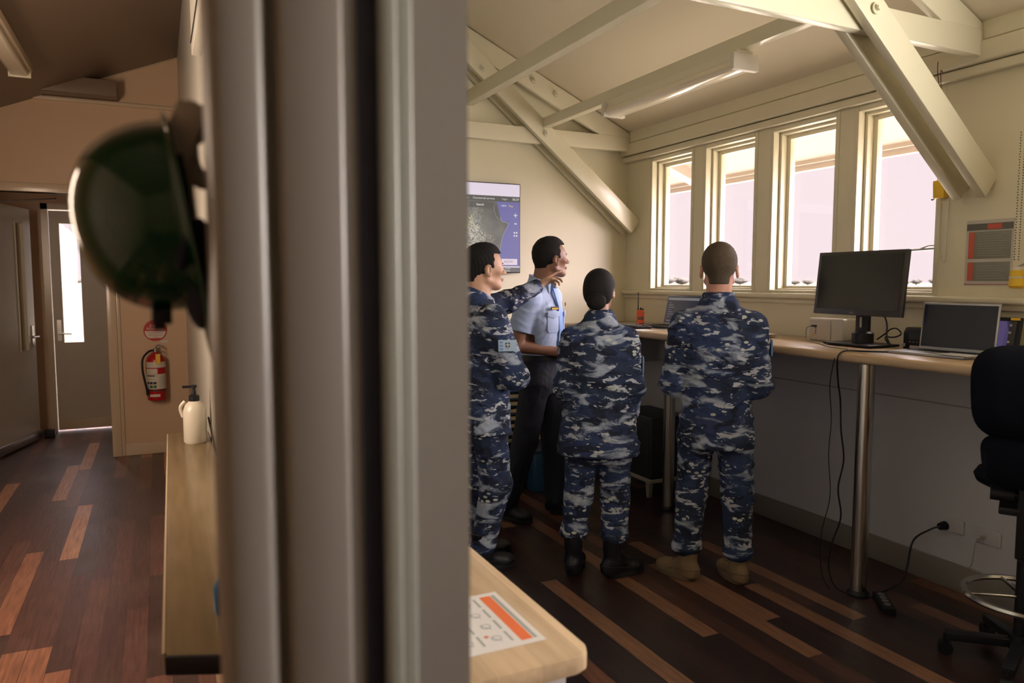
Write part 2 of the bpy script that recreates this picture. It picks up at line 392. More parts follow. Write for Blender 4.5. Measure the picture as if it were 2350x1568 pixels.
# trusses: far one against the screen wall, near one at the right of the view
def truss(y, name):
    d = .035
    def bd(a, b, w, hh, yy): return MB().beam((a[0], yy, a[1]), (b[0], yy, b[1]), w, hh)
    t = MB(); t.beam((PX1-.04, y, 2.745), (XW, y, 2.745), .05, .12); struct('beam_tie' + name, t, CREAMG)
    for s, nm in ((-.062, 'near'), (.062, 'far')):
        t = MB(); t.beam((XW-.03, y+s, 2.055), (1.45, y+s, 3.865), .045, .135); struct('beam_brace_' + nm + name, t, CREAMG)
    sl = math.atan(.45); ox = math.sin(sl)*.085; oz = math.cos(sl)*.085
    t = MB(); t.beam((XW+.0-ox, y+.0, roofz(XW)-oz+.0), (RIDGE-ox, y, roofz(RIDGE)-oz), .040, .15); struct('beam_rafter' + name, t, CREAMG)
    for s in ((2.30, 3.29), (2.44, 3.19)): bolt(s[0]-.04, y-.09, s[1]-.10)
    for s in ((2.72, 3.17), (2.92, 3.085)): bolt(s[0], y-.03, s[1])
    bolt(2.80, y-.09, 2.755)
def bolt(x, y, z):
    o = MB(); o.cyl((x, y, z), (x, y-.006, z), .024, seg=16); o.cyl((x, y-.006, z), (x, y-.022, z), .012, seg=6)
    b = struct('trim_bolt', o, CREAMG)
truss(5.32, '_far'); truss(2.36, '_near')
t = MB(); t.beam((2.22, YB, 3.0), (2.22, YF, 3.0), .07, .10); struct('beam_purlin_upper', t, CREAMG)
t = MB(); t.beam((2.80, YB, 2.835), (2.80, YF, 2.835), .06, .075); struct('beam_purlin_lower', t, CREAMG)

# ---- partition between the rooms and its framed end close to the camera
struct('wall_partition', MB().box(PX0, PX1, 1.10, YL, 0, 3.75), mat('partition_paint', (.50, .49, .43), .35, noise=.03))
j = MB()
j.box(.049, .100, .75, .86, 0, 3.2, bev=.011)        # rounded outer board
j.box(.100, .112, .765, .86, 0, 3.2)
j.box(.110, .1745, .750, .86, 0, 3.2, bev=.006)
j.box(.1745, .196, .775, .90, 0, 3.2)
struct('door_frame_left', j, JAMB)
struct('door_frame_core', MB().box(.105, .355, .87, 1.12, 0, 3.2), JAMB)
struct('door_seal', MB().box(.1935, .2145, .772, .86, 0, 3.2, bev=.003), NAVYR)
j = MB(); j.box(.2145, .2340, .765, .90, 0, 3.2, bev=.004); j.box(.2330, .262, .800, .93, 0, 3.2, bev=.004); j.box(.262, .354, .925, 1.14, 0, 3.2, bev=.008)
struct('door_frame_right', j, mat('jamb_cream_gloss', (.21, .215, .185), .4, noise=.04, nscale=2))

# ---- left room
struct('wall_left', MB().box(XL-.15, XL, YB-.2, 9.3, 0, 3.1), TANWALL)
fw = MB()
dx0, dx1, dz = -1.40, -.41, 2.36
fw.box(XL, dx0, YL, YL+.10, 0, 3.9); fw.box(dx0, dx1, YL, YL+.10, dz, 3.9); fw.box(dx1, PX1, YL, YL+.10, 0, 4.1)
struct('wall_far_left', fw, TANWALL)
tr = MB()
for x0, x1 in ((dx0-.07, dx0+.005), (dx1-.005, dx1+.07)): tr.box(x0, x1, YL-.022, YL+.12, 0, dz+.0, bev=.004)
tr.box(dx0-.07, dx1+.07, YL-.022, YL+.12, dz, dz+.075, bev=.004)
tr.box(dx1+.07, dx1+.10, YL-.014, YL, 0, dz+.075, bev=.004)
struct('door_1', tr, TANGLOSS)
struct('trim_3', MB().box(XL, PX0, YL-.03, YL, 3.145, 3.175, bev=.004), TANGLOSS)
struct('beam_bulkhead', MB().box(XL, -.255, YL-.22, YL-.02, 3.18, 3.315, bev=.004), BROWNCEIL)
struct('trim_4', MB().beam((-.50, YL-.015, 3.325), (.29, YL-.015, 3.655), .02, .03), TANGLOSS)
struct('baseboard_far_left', MB().box(dx1+.10, PX0, YL-.016, YL, 0, .11, bev=.004), TANGLOSS)
struct('wall_lobby_right', MB().box(-.15, 0, YL+.10, 9.25, 0, 3.4), TANWALL)
ex = MB(); ex.box(XL, -1.06, 9.10, 9.25, 0, 3.4); ex.box(-1.06, -.02, 9.10, 9.25, 2.40, 3.4); ex.box(-.10, 0, 9.10, 9.25, 0, 3.4)
struct('wall_lobby_far', ex, TANWALL)
struct('trim_lobby_frame', MB().box(-1.06, -1.0, 9.06, 9.2, 0, 2.40).box(-1.06, -.10, 9.06, 9.2, 2.34, 2.40).box(-.17, -.10, 9.06, 9.2, 0, 2.4), TANGLOSS)
# exterior door with a glass strip
DG = mat('lobby_door_grey', (.50, .46, .38), .4, noise=.05)
d = MB(); gx0, gx1, gz0, gz1 = -.905, -.725, .95, 2.20
d.box(-.995, gx0, 9.10, 9.145, .02, 2.33); d.box(gx1, -.18, 9.10, 9.145, .02, 2.33); d.box(gx0, gx1, 9.10, 9.145, .02, gz0); d.box(gx0, gx1, 9.10, 9.145, gz1, 2.33)
d2 = struct('door_2', d, DG)
MB().box(gx0, gx1, 9.118, 9.124, gz0, gz1).build('pane', GLASS, d2)
MB().box(-.99, -.18, 9.075, 9.10, .02, .13, bev=.005).build('weather_bar', TANGLOSS, d2)
k = MB(); k.cyl((-.945, 9.10, 1.05), (-.945, 9.04, 1.05), .010); k.cyl((-.95, 9.04, 1.05), (-.83, 9.04, 1.045), .009); k.box(-.965, -.925, 9.092, 9.10, .97, 1.19)
k.build('door_handle', CHROME, d2)
# open inner door: hinged at (-1.385,7.70), leaf reaching into the lobby
hx, hy = -1.372, 7.70; ang = math.atan2(8.80-hy, -1.08-hx); Lf = 1.02
Md = Matrix.Translation((hx, hy, 0)) @ Matrix.Rotation(ang, 4, 'Z')
d = MB(); s0, s1, sz0, sz1 = .70, .86, .93, 2.15
for q in ((0, s0, .02, 2.30), (s1, Lf, .02, 2.30), (s0, s1, .02, sz0), (s0, s1, sz1, 2.30)): d.box(q[0], q[1], 0, .04, q[2], q[3], M=Md)
d3 = struct('door_3', d, DOORP)
MB().box(s0, s1, .018, .022, sz0, sz1, M=Md).build('pane', GLASS, d3)
g = MB()
for q in ((s0-.012, s0+.006, sz0-.01, sz1+.01), (s1-.006, s1+.012, sz0-.01, sz1+.01)): g.box(q[0], q[1], -.006, .046, q[2], q[3], M=Md)
g.build('glazing_bead', CREAMG, d3)
g = MB(); g.box(.05, Lf, -.022, 0, .03, .11, M=Md, bev=.004); g.build('kick_rail', mat('aluminium', (.35, .34, .33), .3, metal=.9), d3)
k = MB(); k.box(.935, .975, -.008, 0, .96, 1.16, M=Md)
for a_, b__ in (((.955, 0, 1.05), (.955, -.055, 1.05)), ((.955, -.055, 1.05), (.84, -.055, 1.05))): k.cyl(Md @ Vector(a_), Md @ Vector(b__), .010)
k.build('door_handle', CHROME, d3)
k = MB(); k.box(.02, .26, -.05, 0, 2.20, 2.27, M=Md, bev=.004); k.tube([Md @ Vector((.20, -.03, 2.29)), (-.98, YL+.25, 2.315), (-.78, YL+.13, 2.325)], .007, smooth=0)
k.build('door_closer', STEEL, d3)
ds = thing('door_stop', 'black block door stop at the foot of the open left door', 'door stop', (-1.04, 8.78, 0))
MB().box(-.045, .045, -.05, .05, 0, .085, bev=.008).build('block', BLACK, ds)
# walls out of view, closing the rooms
struct('wall_back', MB().box(XL-.2, XW+.2, YB-.2, YB, 0, 4.1), CREAM)
# fluorescent batten on the left ceiling
fl = thing('fluorescent_light', 'switched-off fluorescent batten on the brown ceiling, far left', 'ceiling light', (-.83, 5.75, 3.10))
MB().box(-.08, .08, -.66, .66, -.01, .05, bev=.01).build('housing', TANGLOSS, fl)
MB().box(-.055, .055, -.62, .62, -.05, -.01, bev=.018).build('diffuser', mat('diffuser_plastic', (.72, .66, .52), .15), fl)
for yy in (-.655, .635): MB().box(-.07, .07, yy, yy+.02, -.055, 0, bev=.004).build('end_cap', CREAMG, fl)
for s in (-.5, .5): MB().cyl((0, s, .05), (0, s, roofz(-.83)-3.10), .006).build('hanger', STEEL, fl)

# batten light under the lower purlin in the right room
fl = thing('fluorescent_light', 'unlit cream fluorescent batten fixed under the ceiling purlin', 'ceiling light', (2.80, 3.67, 2.72))
MB().box(-.055, .055, -.62, .62, .028, .078, bev=.005).build('housing', CREAMG, fl)
MB().prism([(-.055, .028), (-.075, -.005), (-.05, -.022), (.05, -.022), (.075, -.005), (.055, .028)], 'y', -.60, .60).build('diffuser', mat('diffuser_plastic'), fl)
for yy in (-.632, .60): MB().box(-.085, .085, yy, yy+.032, -.028, .058, bev=.004).build('end_cap', WHITEP, fl)

# ------------------------------------------------------------------ the long bench-height desk
dk = thing('desk', 'long bar-height beech laminate desk under the windows on chrome legs', 'desk', (XW-.335, 2.6, 0))
MB().box(-.335, .330, 1.80-2.6, YF-2.6-.01, 1.205, 1.25, bev=.016).build('desktop', DESKW, dk)
def leg(y):
    l = MB(); l.cyl((-.175, y, .03), (-.175, y, 1.205), .040, seg=32)
    o = l.build('leg', CHROME, dk)
    MB().lathe([(0, 0), (.055, 0), (.055, .012), (.042, .03), (0, .03)], (-.175, y, 0)).build('foot', BLACK, o)
    MB().lathe([(0, 0), (.042, 0), (.075, .012), (.075, .018), (0, .018)], (-.175, y, 1.187)).build('flange', STEEL, o)
leg(-.05); leg(1.52)
MB().box(-.2, .30, 2.3, 2.33, .95, 1.205).build('bracket', STEEL, dk)

def at(loc): return Vector(loc)
# orange handheld radio
r = thing('handheld_radio', 'orange two-way radio with black aerial standing on the desk', 'radio', (3.50, 4.93, 1.25), -.55)
MB().box(-.030, .030, -.018, .018, 0, .108, bev=.007).box(-.024, .024, -.015, .015, .10, .118, bev=.004).build('body', ORANGE, r)
MB().box(-.020, .020, -.0205, -.016, .042, .062, bev=.001).build('bezel', BLACK, r)
MB().box(-.015, .015, -.0225, -.018, .046, .058).build('display', mat('lcd', (.30, .32, .30), .3), r)
MB().cyl((-.018, 0, .115), (-.018, 0, .135), .007, .005).cyl((-.018, 0, .13), (-.018, 0, .245), .0042, .003).cyl((-.018, 0, .243), (-.018, 0, .258), .005).build('aerial', BLACK, r)
for x in (.002, .019): MB().cyl((x, 0, .116), (x, 0, .130 if x > .01 else .136), .0068).build('knob', BLACK, r)

def laptop(name, label, loc, rz, w, dp, hgt, lean, base_m, lid_m, scr_m, group=None):
    t = thing(name, label, 'laptop', loc, rz, group)
    b = MB(); b.box(-w/2, w/2, -dp, 0, 0, .014, bev=.004); base = b.build('base', base_m, t)
    k = MB()
    for r_ in range(5):
        for c in range(13): k.box(-w*.43+c*w*.066, -w*.43+c*w*.066+w*.055, -.045-r_*.019-.015, -.045-r_*.019, .014, .0165)
    k.build('keyboard', BLACK, t)
    MB().box(-.05, .05, -dp+.02, -dp+.085, .014, .0148).build('trackpad', base_m, t)
    M = Matrix.Translation((0, 0, .010)) @ Matrix.Rotation(lean, 4, 'X')
    l = MB(); l.box(-w/2, w/2, -.002, .006, 0, hgt, M=M, bev=.0025); lid = l.build('lid', lid_m, t)
    MB().box(-w/2+.008, w/2-.008, -.0035, -.0015, .016, hgt-.010, M=M).build('screen', scr_m, lid)
    return t, M
def code_mat():
    m = bpy.data.materials.new('dark_list_on_screen'); m.use_nodes = True; N = m.node_tree.nodes; L = m.node_tree.links; b = N['Principled BSDF']
    b.inputs['Base Color'].default_value = (.01, .01, .012, 1); b.inputs['Roughness'].default_value = .15
    b.inputs['Emission Strength'].default_value = 1; b.inputs['Emission Color'].default_value = (.018, .019, .028, 1)
    return m
t, M = laptop('laptop', 'open laptop showing a dark list, between the orange radio and the standing man', (3.60, 4.56, 1.25), -.95-PI/2+PI/2, .36, .25, .235, -.22, BLACK, SILVER, code_mat())
t.rotation_euler = (0, 0, -PI/2+.10)
lid = [c for c in t.children if c.name.startswith('lid')][0]
b = MB(); b.box(-.165, .165, -.0042, -.0036, .195, .215, M=M); b.build('title_bar', mat('grey_bar', (.1, .1, .1), .4, emit=(.12, .12, .13)), lid)
b = MB()
for i in range(7): b.box(-.150, -.150+.03+.02*((i*7) % 3), -.0042, -.0036, .172-i*.018, .176-i*.018, M=M)
b.box(-.15, -.08, -.0042, -.0036, .03, .036, M=M)
b.build('list_lines', mat('screen_lines', (.1, .1, .1), .4, emit=(.10, .10, .13)), lid)

# monitor
mo = thing('computer_monitor', 'large black desktop monitor, switched off, standing in front of the window', 'monitor', (3.40, 2.79, 1.2505), -PI/2-.05)
# local: x along desk (towards the camera's right), y back towards the wall
MB().box(-.155, .155, -.09, .13, .004, .016, bev=.005).build('base', BLACK, mo)
MB().box(-.04, .04, .02, .05, .016, .32, bev=.006).lathe([(0, 0), (.055, 0), (.055, .055), (.042, .065), (0, .065)], (0, .035, .014)).build('stand', BLACK, mo)
MB().box(-.006, .006, .016, .0195, .10, .155).build('cable_slot', mat('stand_slot', (.45, .43, .40), .5), mo)
Mt = Matrix.Translation((0, -.02, .165)) @ Matrix.Rotation(-.10, 4, 'X')
MB().box(-.290, .290, -.012, .008, 0, .345, M=Mt, bev=.003).box(-.18, .18, .006, .040, .05, .30, M=Mt, bev=.008).build('housing', BEZEL, mo)
MB().box(-.268, .268, -.0145, -.011, .030, .327, M=Mt).build('screen', SCREENOFF, mo)
text('logo', 'acer', .017, mat('logo_grey', (.30, .30, .31), .4), mo, Mt @ frameM((-.02, -.0128, .014), (1, 0, 0), (0, 0, 1)))
c = MB(); c.tube([(-.08, .035, .20), (-.05, .05, .17), (-.02, .06, .15)], .004); c.build('video_cable', BLACK, mo)
c = MB(); c.tube([(.05, .06, .19), (.10, .07, .165), (.13, .06, .12), (.14, .05, .06), (.17, .04, .02)], .0045); c.build('power_cable', BLACK, mo)
cb = tag(MB().tube([(3.50, 2.75, 1.285), (3.50, 2.70, 1.32), (3.50, 2.67, 1.345), (3.495, 2.63, 1.35), (3.49, 2.60, 1.325), (3.495, 2.64, 1.305), (3.50, 2.70, 1.30), (3.49, 2.68, 1.275), (3.47, 2.66, 1.262), (3.45, 2.65, 1.256)], .0038).build('cable', BLACK), 'looped black cable standing up behind the monitor stand', 'cable')

# white equipment box
wb = thing('junction_box', 'cream plastic power supply box with plug beside the monitor stand', 'power box', (3.53, 3.07, 1.25), -PI/2+.02)
MB().box(-.12, .12, -.06, .09, .0, .135, bev=.008).build('case', WHITEP, wb)
MB().box(-.105, .04, -.067, -.06, .008, .128, bev=.003).build('front_panel', mat('panel_cream', (.58, .53, .45), .45), wb)
MB().box(-.085, -.055, -.085, -.067, .085, .093).build('plug', BLACK, wb)
k = MB()
for z in (.076, .060, .047): k.cyl((-.062, -.067, z), (-.062, -.0685, z), .0035, seg=12)
k.build('button', BLACK, wb)
MB().box(-.088, -.072, -.0685, -.067, .032, .041).build('yellow_label', YELLOW, wb)
tag(MB().tube([(3.445, 3.145, 1.339), (3.42, 3.16, 1.325), (3.418, 3.16, 1.28), (3.40, 3.13, 1.257), (3.30, 2.95, 1.254), (3.20, 2.80, 1.253), (3.17, 2.66, 1.253)], .003).build('cable', mat('grey_cord', (.30, .29, .27), .5)), 'thin pale cord curling from the cream box across the desk', 'cable')

# transceiver, note, laptop, tablet
tx = thing('base_radio', 'black desktop radio transceiver between the monitor and the laptop', 'radio', (3.575, 2.50, 1.25), -PI/2+.03)
MB().prism([(-.09, .0), (-.09, .085), (-.07, .112), (.09, .112), (.10, 0)], 'x', -.085, .11, bev=.004).build('case', BLACK, tx)
MB().box(-.05, .06, -.094, -.0895, .05, .085).build('display', mat('dim_display', (.03, .035, .035), .2), tx)
k = MB()
for i in range(5): k.box(-.05+i*.02, -.04+i*.02, -.095, -.0895, .036, .042)
k.build('button', mat('grey_keys', (.12, .12, .12), .5), tx)
MB().box(-.045, .035, -.0935, -.089, .006, .020).build('label_strip', mat('label_tape', (.35, .33, .31), .6), tx)
MB().cyl((-.07, -.09, .022), (-.07, -.105, .022), .009).build('microphone_jack', STEEL, tx)
tag(MB().box(3.53, 3.63, 2.41, 2.55, 1.3625, 1.369).build('notepad', mat('yellow_green_paper', (.50, .47, .18), .7)), 'yellow-green notepad lying on top of the black transceiver', 'notepad')
t, M = laptop('laptop', 'open laptop with silver edges and blank black screen beside the office chair', (3.46, 2.285, 1.25), -PI/2+.06, .365, .25, .235, -.12, SILVER, SILVER, mat('laptop_screen_off', (.004, .006, .014), .25))
lid = [c for c in t.children if c.name.startswith('lid')][0]
MB().box(.125, .158, -.0045, -.0034, .006, .015, M=M).build('yellow_sticker', YELLOW, lid)
tag(MB().box(-.05, .05, -.07, .07, 0, .003).build('card', mat('white_card', (.55, .56, .62), .5)), 'white card lying at the near corner of the silver laptop', 'card')
bpy.data.objects['card'].location = (3.13, 2.16, 1.266); bpy.data.objects['card'].location = (3.25, 2.13, 1.2665)
tb = thing('tablet', 'black rugged tablet with purple screen leaning behind the silver laptop', 'tablet', (3.58, 2.19, 1.25), -PI/2+.12)
M = Matrix.Rotation(-.25, 4, 'X')
MB().box(-.16, .11, 0, .016, .0, .185, M=M, bev=.006).build('case', BLACK, tb)
MB().box(-.145, .06, -.002, .001, .02, .165, M=M).build('screen', mat('purple_screen', (.05, .04, .08), .3, emit=(.062, .047, .125), estr=1), tb)
MB().box(.045, .088, -.002, .001, .02, .165, M=M).build('button_panel', mat('tablet_panel', (.06, .06, .07), .4), tb)
MB().box(.06, .10, -.003, .001, .170, .182, M=M).build('yellow_sticker', YELLOW, tb)
for z in (.145, .11, .065): MB().cyl(M @ Vector((.066, -.005, z)), M @ Vector((.066, 0, z)), .006, seg=12).build('button', mat('pale_button', (.5, .5, .5), .4), tb)
tag(MB().tube([(3.40, 1.99, 1.26), (3.36, 1.93, 1.275), (3.30, 1.88, 1.27), (3.2, 1.80, 1.262)], .012).build('cable', BLACK), 'thick black cable bunched on the desk right of the tablet', 'cable')

# sheets of paper on the desk
k = 0
for (x, y, rz) in ((3.34, 3.58, .12), (3.35, 3.57, -.05), (3.33, 3.585, .2), (3.345, 3.56, .03)):
    p = MB().box(-.105, .105, -.15, .15, 0, .004).build('paper', PAPER); p.location = (x, y, 1.2505+k*.0065); p.rotation_euler = (0, 0, rz); k += 1
    tag(p, 'loose white sheets stacked on the desk at the right man\'s elbow', 'paper', 'papers by the right man')
kb = thing('keyboard', 'flat black keyboard with cables on it, below the orange radio', 'keyboard', (3.20, 4.66, 1.25), -PI/2)
MB().box(-.24, .20, -.07, .07, 0, .020, bev=.005).build('case', BLACK, kb)
k = MB()
for r_ in range(5):
    for c in range(15): k.box(-.225+c*.027, -.203+c*.027, -.055+r_*.022, -.037+r_*.022, .02, .0235)
k.build('keys', mat('grey_keys'), kb)
tag(MB().tube([(3.15, 4.48, 1.277), (3.20, 4.53, 1.290), (3.26, 4.57, 1.285), (3.24, 4.50, 1.281), (3.17, 4.42, 1.279), (3.22, 4.36, 1.262), (3.3, 4.34, 1.256)], .0028).build('cable', BLACK), 'thin black cable tangled over the keyboard', 'cable')
p = tag(MB().box(3.035, 3.16, 4.26, 4.42, 1.2505, 1.2525).build('paper', PAPER), 'single white sheet at the front edge of the desk near the keyboard', 'paper')
rd = thing('handheld_radio', 'black two-way radio aerial standing just left of the right man\'s neck', 'radio', (3.50, 4.10, 1.25))
MB().box(-.028, .028, -.018, .018, 0, .12, bev=.006).build('body', BLACK, rd)
MB().cyl((0, 0, .12), (0, 0, .30), .0055, .0045).build('aerial', BLACK, rd)
MB().box(-.02, .02, -.0195, -.017, .05, .08).build('display', mat('dim_display'), rd)

# cable draped over the desk edge and down the leg, tangling at its foot
tag(MB().tube([(3.26, 2.40, 1.2545), (3.12, 2.52, 1.256), (3.04, 2.56, 1.258), (3.005, 2.57, 1.24), (3.00, 2.575, 1.20), (3.04, 2.60, 1.10), (3.09, 2.625, 1.0), (3.085, 2.61, .85), (3.10, 2.60, .7), (3.085, 2.615, .55), (3.10, 2.605, .4), (3.075, 2.635, .25), (3.07, 2.64, .12), (3.10, 2.60, .02), (3.2, 2.48, .012)], .0042).build('cable', BLACK), 'black cable hanging over the desk edge down the chrome leg', 'cable')
tag(MB().tube([(3.01, 2.60, 1.22), (3.03, 2.64, 1.08), (3.06, 2.65, .9), (3.055, 2.655, .72), (3.07, 2.65, .5), (3.04, 2.67, .3), (3.05, 2.67, .1), (3.08, 2.64, .012)], .0022).build('cable', BLACK), 'thinner cable hanging loosely left of the chrome desk leg', 'cable')
po = thing('power_outlet', 'double power outlet on the lower wall with a black plug in it', 'power outlet', (XW, 2.405, .335))
MB().box(-.012, 0, -.062, .062, -.036, .036, bev=.003).build('plate', mat('outlet_plate', (.40, .40, .43), .5), po)
MB().cyl((-.012, .036, -.012), (-.05, .036, -.012), .024, .018).build('plug', BLACK, po)
for y in (-.01, -.04): MB().box(-.015, -.011, y-.006, y+.006, .008, .022).build('switch', mat('outlet_plate', (.40, .40, .43), .5), po)
po2 = thing('phone_outlet', 'pale wall outlet with a thin cord, right of the power outlet', 'wall outlet', (XW, 2.22, .328))
MB().box(-.012, 0, -.062, .062, -.036, .036, bev=.003).build('plate', mat('outlet_plate', (.40, .40, .43), .5), po2)
MB().cyl((-.012, .016, .0), (-.03, .016, .0), .009).build('plug', mat('grey_cord'), po2)
tag(MB().tube([(3.64, 2.441, .322), (3.60, 2.46, .31), (3.52, 2.50, .25), (3.48, 2.50, .12), (3.45, 2.50, .05), (3.38, 2.51, .014), (3.28, 2.50, .010), (3.24, 2.48, .010)], .005).build('cable', BLACK), 'black power cord running from the wall plug along the floor', 'cable')
tag(MB().tube([(3.655, 2.236, .327), (3.64, 2.25, .31), (3.64, 2.26, .24), (3.66, 2.28, .17), (3.664, 2.30, .148)], .0025).build('cable', mat('grey_cord')), 'thin grey cord hanging from the right wall outlet', 'cable')
ps = thing('power_board', 'black power board lying at the foot of the chrome desk leg', 'power board', (3.18, 2.40, 0), .9)
MB().box(-.10, .10, -.03, .03, 0, .035, bev=.006).build('case', BLACK, ps)
for x in (-.06, -.02, .02, .06): MB().cyl((x, 0, .034), (x, 0, .038), .016, seg=16).build('socket', mat('grey_keys'), ps)

# poster, yellow items, blind chains
pz = thing('poster', 'notice on the wall with grey panels and orange bands right of the windows', 'poster', (XW, 2.292, 1.745))
MB().box(-.004, -.0005, -.115, .115, -.165, .155).build('backing', mat('poster_white', (.50, .47, .42), .5), pz)
OR = mat('poster_orange', (.50, .09, .05), .5); DG1 = mat('poster_dark_grey', (.10, .10, .085), .5); DG2 = mat('poster_grey', (.20, .20, .17), .5)
MB().box(-.006, -.004, -.112, .112, .105, .137).build('header', DG1, pz)
MB().box(-.007, -.006, -.06, .01, .108, .134).build('header_band', OR, pz)
text('header_text', 'VICTORIA', .001, DG2, pz, frameM((-.0075, .09, .12), (0, -1, 0), (0, 0, 1))) if False else None
for (z0, z1) in ((-.035, .098), (-.145, -.052)):
    MB().box(-.006, -.004, -.105, .100, z0, z1, bev=.0008).build('panel', DG2, pz)
    MB().box(-.0075, -.006, .072, .100, z0+.002, z1-.002).build('side_band', OR, pz)
    l = MB()
    for i in range(int((z1-z0)/.012)-1): l.box(-.0075, -.006, -.085+.01*(i % 3), .055, z0+.012+i*.012, z0+.0155+i*.012)
    l.build('text_lines', mat('poster_lines', (.30, .29, .26), .5), pz)
MB().box(-.006, -.004, -.115, .115, -.1625, -.1595).build('red_line', mat('poster_red', (.35, .06, .08), .5), pz)

yd = thing('yellow_tag', 'yellow hanging tag with a black hook at the top of the right window frame', 'tag', (XW-.03, 2.535, 2.07))
MB().prism([(-.03, -.045), (.03, -.045), (.035, .045), (-.025, .045)], 'x', -.02, .02, bev=.004).build('body', YELLOW, yd)
MB().cyl((0, 0, .045), (0, 0, .085), .010).build('cap', WHITEP, yd)
MB().tube([(0, .03, -.04), (0, .045, -.05), (0, .05, -.045)], .003).build('hook', BLACK, yd)
tag(MB().tube([(XW-.03, 2.535, 2.155), (XW-.028, 2.53, 2.4), (XW-.10, 2.530, 2.62), (XW-.10, 2.535, 2.70)], .0022).build('cord', mat('red_brown_cord', (.12, .05, .04), .6)), 'dark cord hanging beside the right window above the yellow tag', 'cord')
tag(MB().tube([(XW-.10, 2.505, 2.64), (XW-.104, 2.515, 2.645), (XW-.102, 2.500, 2.5), (XW-.03, 2.49, 2.2)], .0022).build('cord', mat('red_brown_cord')), 'short reddish cord hanging behind the near roof brace', 'cord')
tag(MB().tube([(XW-.02, 2.535, 2.0), (XW-.02, 2.530, 1.75), (XW-.02, 2.515, 1.70), (XW-.02, 2.50, 1.73), (XW-.02, 2.495, 2.0), (XW-.02, 2.49, 2.25)], .0022).build('blind_chain', mat('pale_chain', (.5, .48, .42), .4)), 'pale looped blind chain beside the right window', 'chain')
ch = thing('blind_chain', 'beaded dark chain hanging at the right edge of the picture', 'chain', (XW-.05, 2.135, 1.70))
b = MB()
for i in range(48): b.ball((0, .008 if i % 2 else .006, i*.0125), .0032, seg=8)
for i in range(48): b.ball((0, -.012, i*.0125), .0032, seg=8)
tag(b.build('beads', mat('dark_beads', (.10, .09, .08), .4), ch))
yb = thing('yellow_bottle', 'yellow bottle with white cap hanging on the wall at the right edge', 'bottle', (XW-.05, 2.125, 1.565))
MB().lathe([(0, 0), (.024, 0), (.034, .012), (.031, .05), (.030, .085), (0, .085)], seg=24).build('body', YELLOW, yb)
MB().lathe([(0, .085), (.026, .085), (.026, .102), (0, .102)], seg=24).build('cap', WHITEP, yb)
MB().lathe([(.0325, .048), (.0325, .056)], seg=24).build('band', WHITEP, yb)
MB().cyl((0, 0, .10), (.05, 0, .115), .004).build('hook', STEEL, yb)

# television
tv = thing('television', 'wall-mounted television showing a satellite map of a coastline', 'television', (2.0, YF-.002, 2.015))
MB().box(-.63, .636, -.055, -.02, -.352, .352, bev=.004).build('housing', BLACK, tv)
MB().box(-.25, .25, -.02, 0, -.2, .2).build('bracket', STEEL, tv)
def em(name, c=(.6, .58, .6), s=1.0): return mat(name, tuple(v*.1 for v in c), .35, emit=c, estr=s)
def map_mat():
    m = bpy.data.materials.new('satellite_land'); m.use_nodes = True; N = m.node_tree.nodes; L = m.node_tree.links; b = N['Principled BSDF']
    b.inputs['Base Color'].default_value = (.02, .02, .02, 1); b.inputs['Roughness'].default_value = .3
    t = N.new('ShaderNodeTexCoord')
    n = N.new('ShaderNodeTexNoise'); n.inputs['Scale'].default_value = 9; n.inputs['Detail'].default_value = 6; L.new(t.outputs['Object'], n.inputs[0])
    r = N.new('ShaderNodeValToRGB'); E = r.color_ramp.elements; E[0].position = .35; E[0].color = (.055, .058, .052, 1); E[1].position = .7; E[1].color = (.13, .135, .115, 1); L.new(n.outputs[0], r.inputs[0])
    n2 = N.new('ShaderNodeTexNoise'); n2.inputs['Scale'].default_value = 80; n2.inputs['Detail'].default_value = 8; n2.inputs['Roughness'].default_value = .75; L.new(t.outputs['Object'], n2.inputs[0])
    r2 = N.new('ShaderNodeValToRGB'); r2.color_ramp.elements[0].position = .44; r2.color_ramp.elements[1].position = .56; L.new(n2.outputs[0], r2.inputs[0])
    # the city spreads over the left part of the map
    s = N.new('ShaderNodeVectorMath'); s.operation = 'DISTANCE'; s.inputs[1].default_value = (.17, -.05, -.05); L.new(t.outputs['Object'], s.inputs[0])
    mr = N.new('ShaderNodeMapRange'); mr.inputs[1].default_value = .26; mr.inputs[2].default_value = .40; mr.inputs[3].default_value = 1; mr.inputs[4].default_value = 0
    ad = N.new('ShaderNodeMath'); ad.operation = 'MULTIPLY_ADD'; ad.inputs[1].default_value = .35; L.new(n.outputs[0], ad.inputs[0]); L.new(s.outputs['Value'], ad.inputs[2])
    L.new(ad.outputs[0], mr.inputs[0])
    mu = N.new('ShaderNodeMath'); mu.operation = 'MULTIPLY'; L.new(mr.outputs[0], mu.inputs[0]); L.new(r2.outputs[0], mu.inputs[1])
    mx = N.new('ShaderNodeMix'); mx.data_type = 'RGBA'; L.new(mu.outputs[0], mx.inputs[0]); L.new(r.outputs[0], mx.inputs[6]); mx.inputs[7].default_value = (.55, .52, .42, 1)
    L.new(mx.outputs[2], b.inputs['Emission Color']); b.inputs['Emission Strength'].default_value = .85
    return m
def q(name, x0, x1, z0, z1, y, m): return MB().box(x0, x1, y-.0012, y, z0, z1).build(name, m, tv)
q('map_land', -.62, .629, -.30, .21, -.055, map_mat())
coast = [(.425, .21), (.437, .18), (.448, .12), (.460, .09), (.474, .053), (.515, .045), (.52, .065), (.53, .06), (.526, .030), (.496, -.026), (.474, -.08), (.459, -.15), (.45, -.22), (.445, -.30), (.629, -.30), (.629, .21)]
MB().prism(coast, 'y', -.0572, -.0562).build('map_sea', em('sea_violet', (.10, .10, .30)), tv)
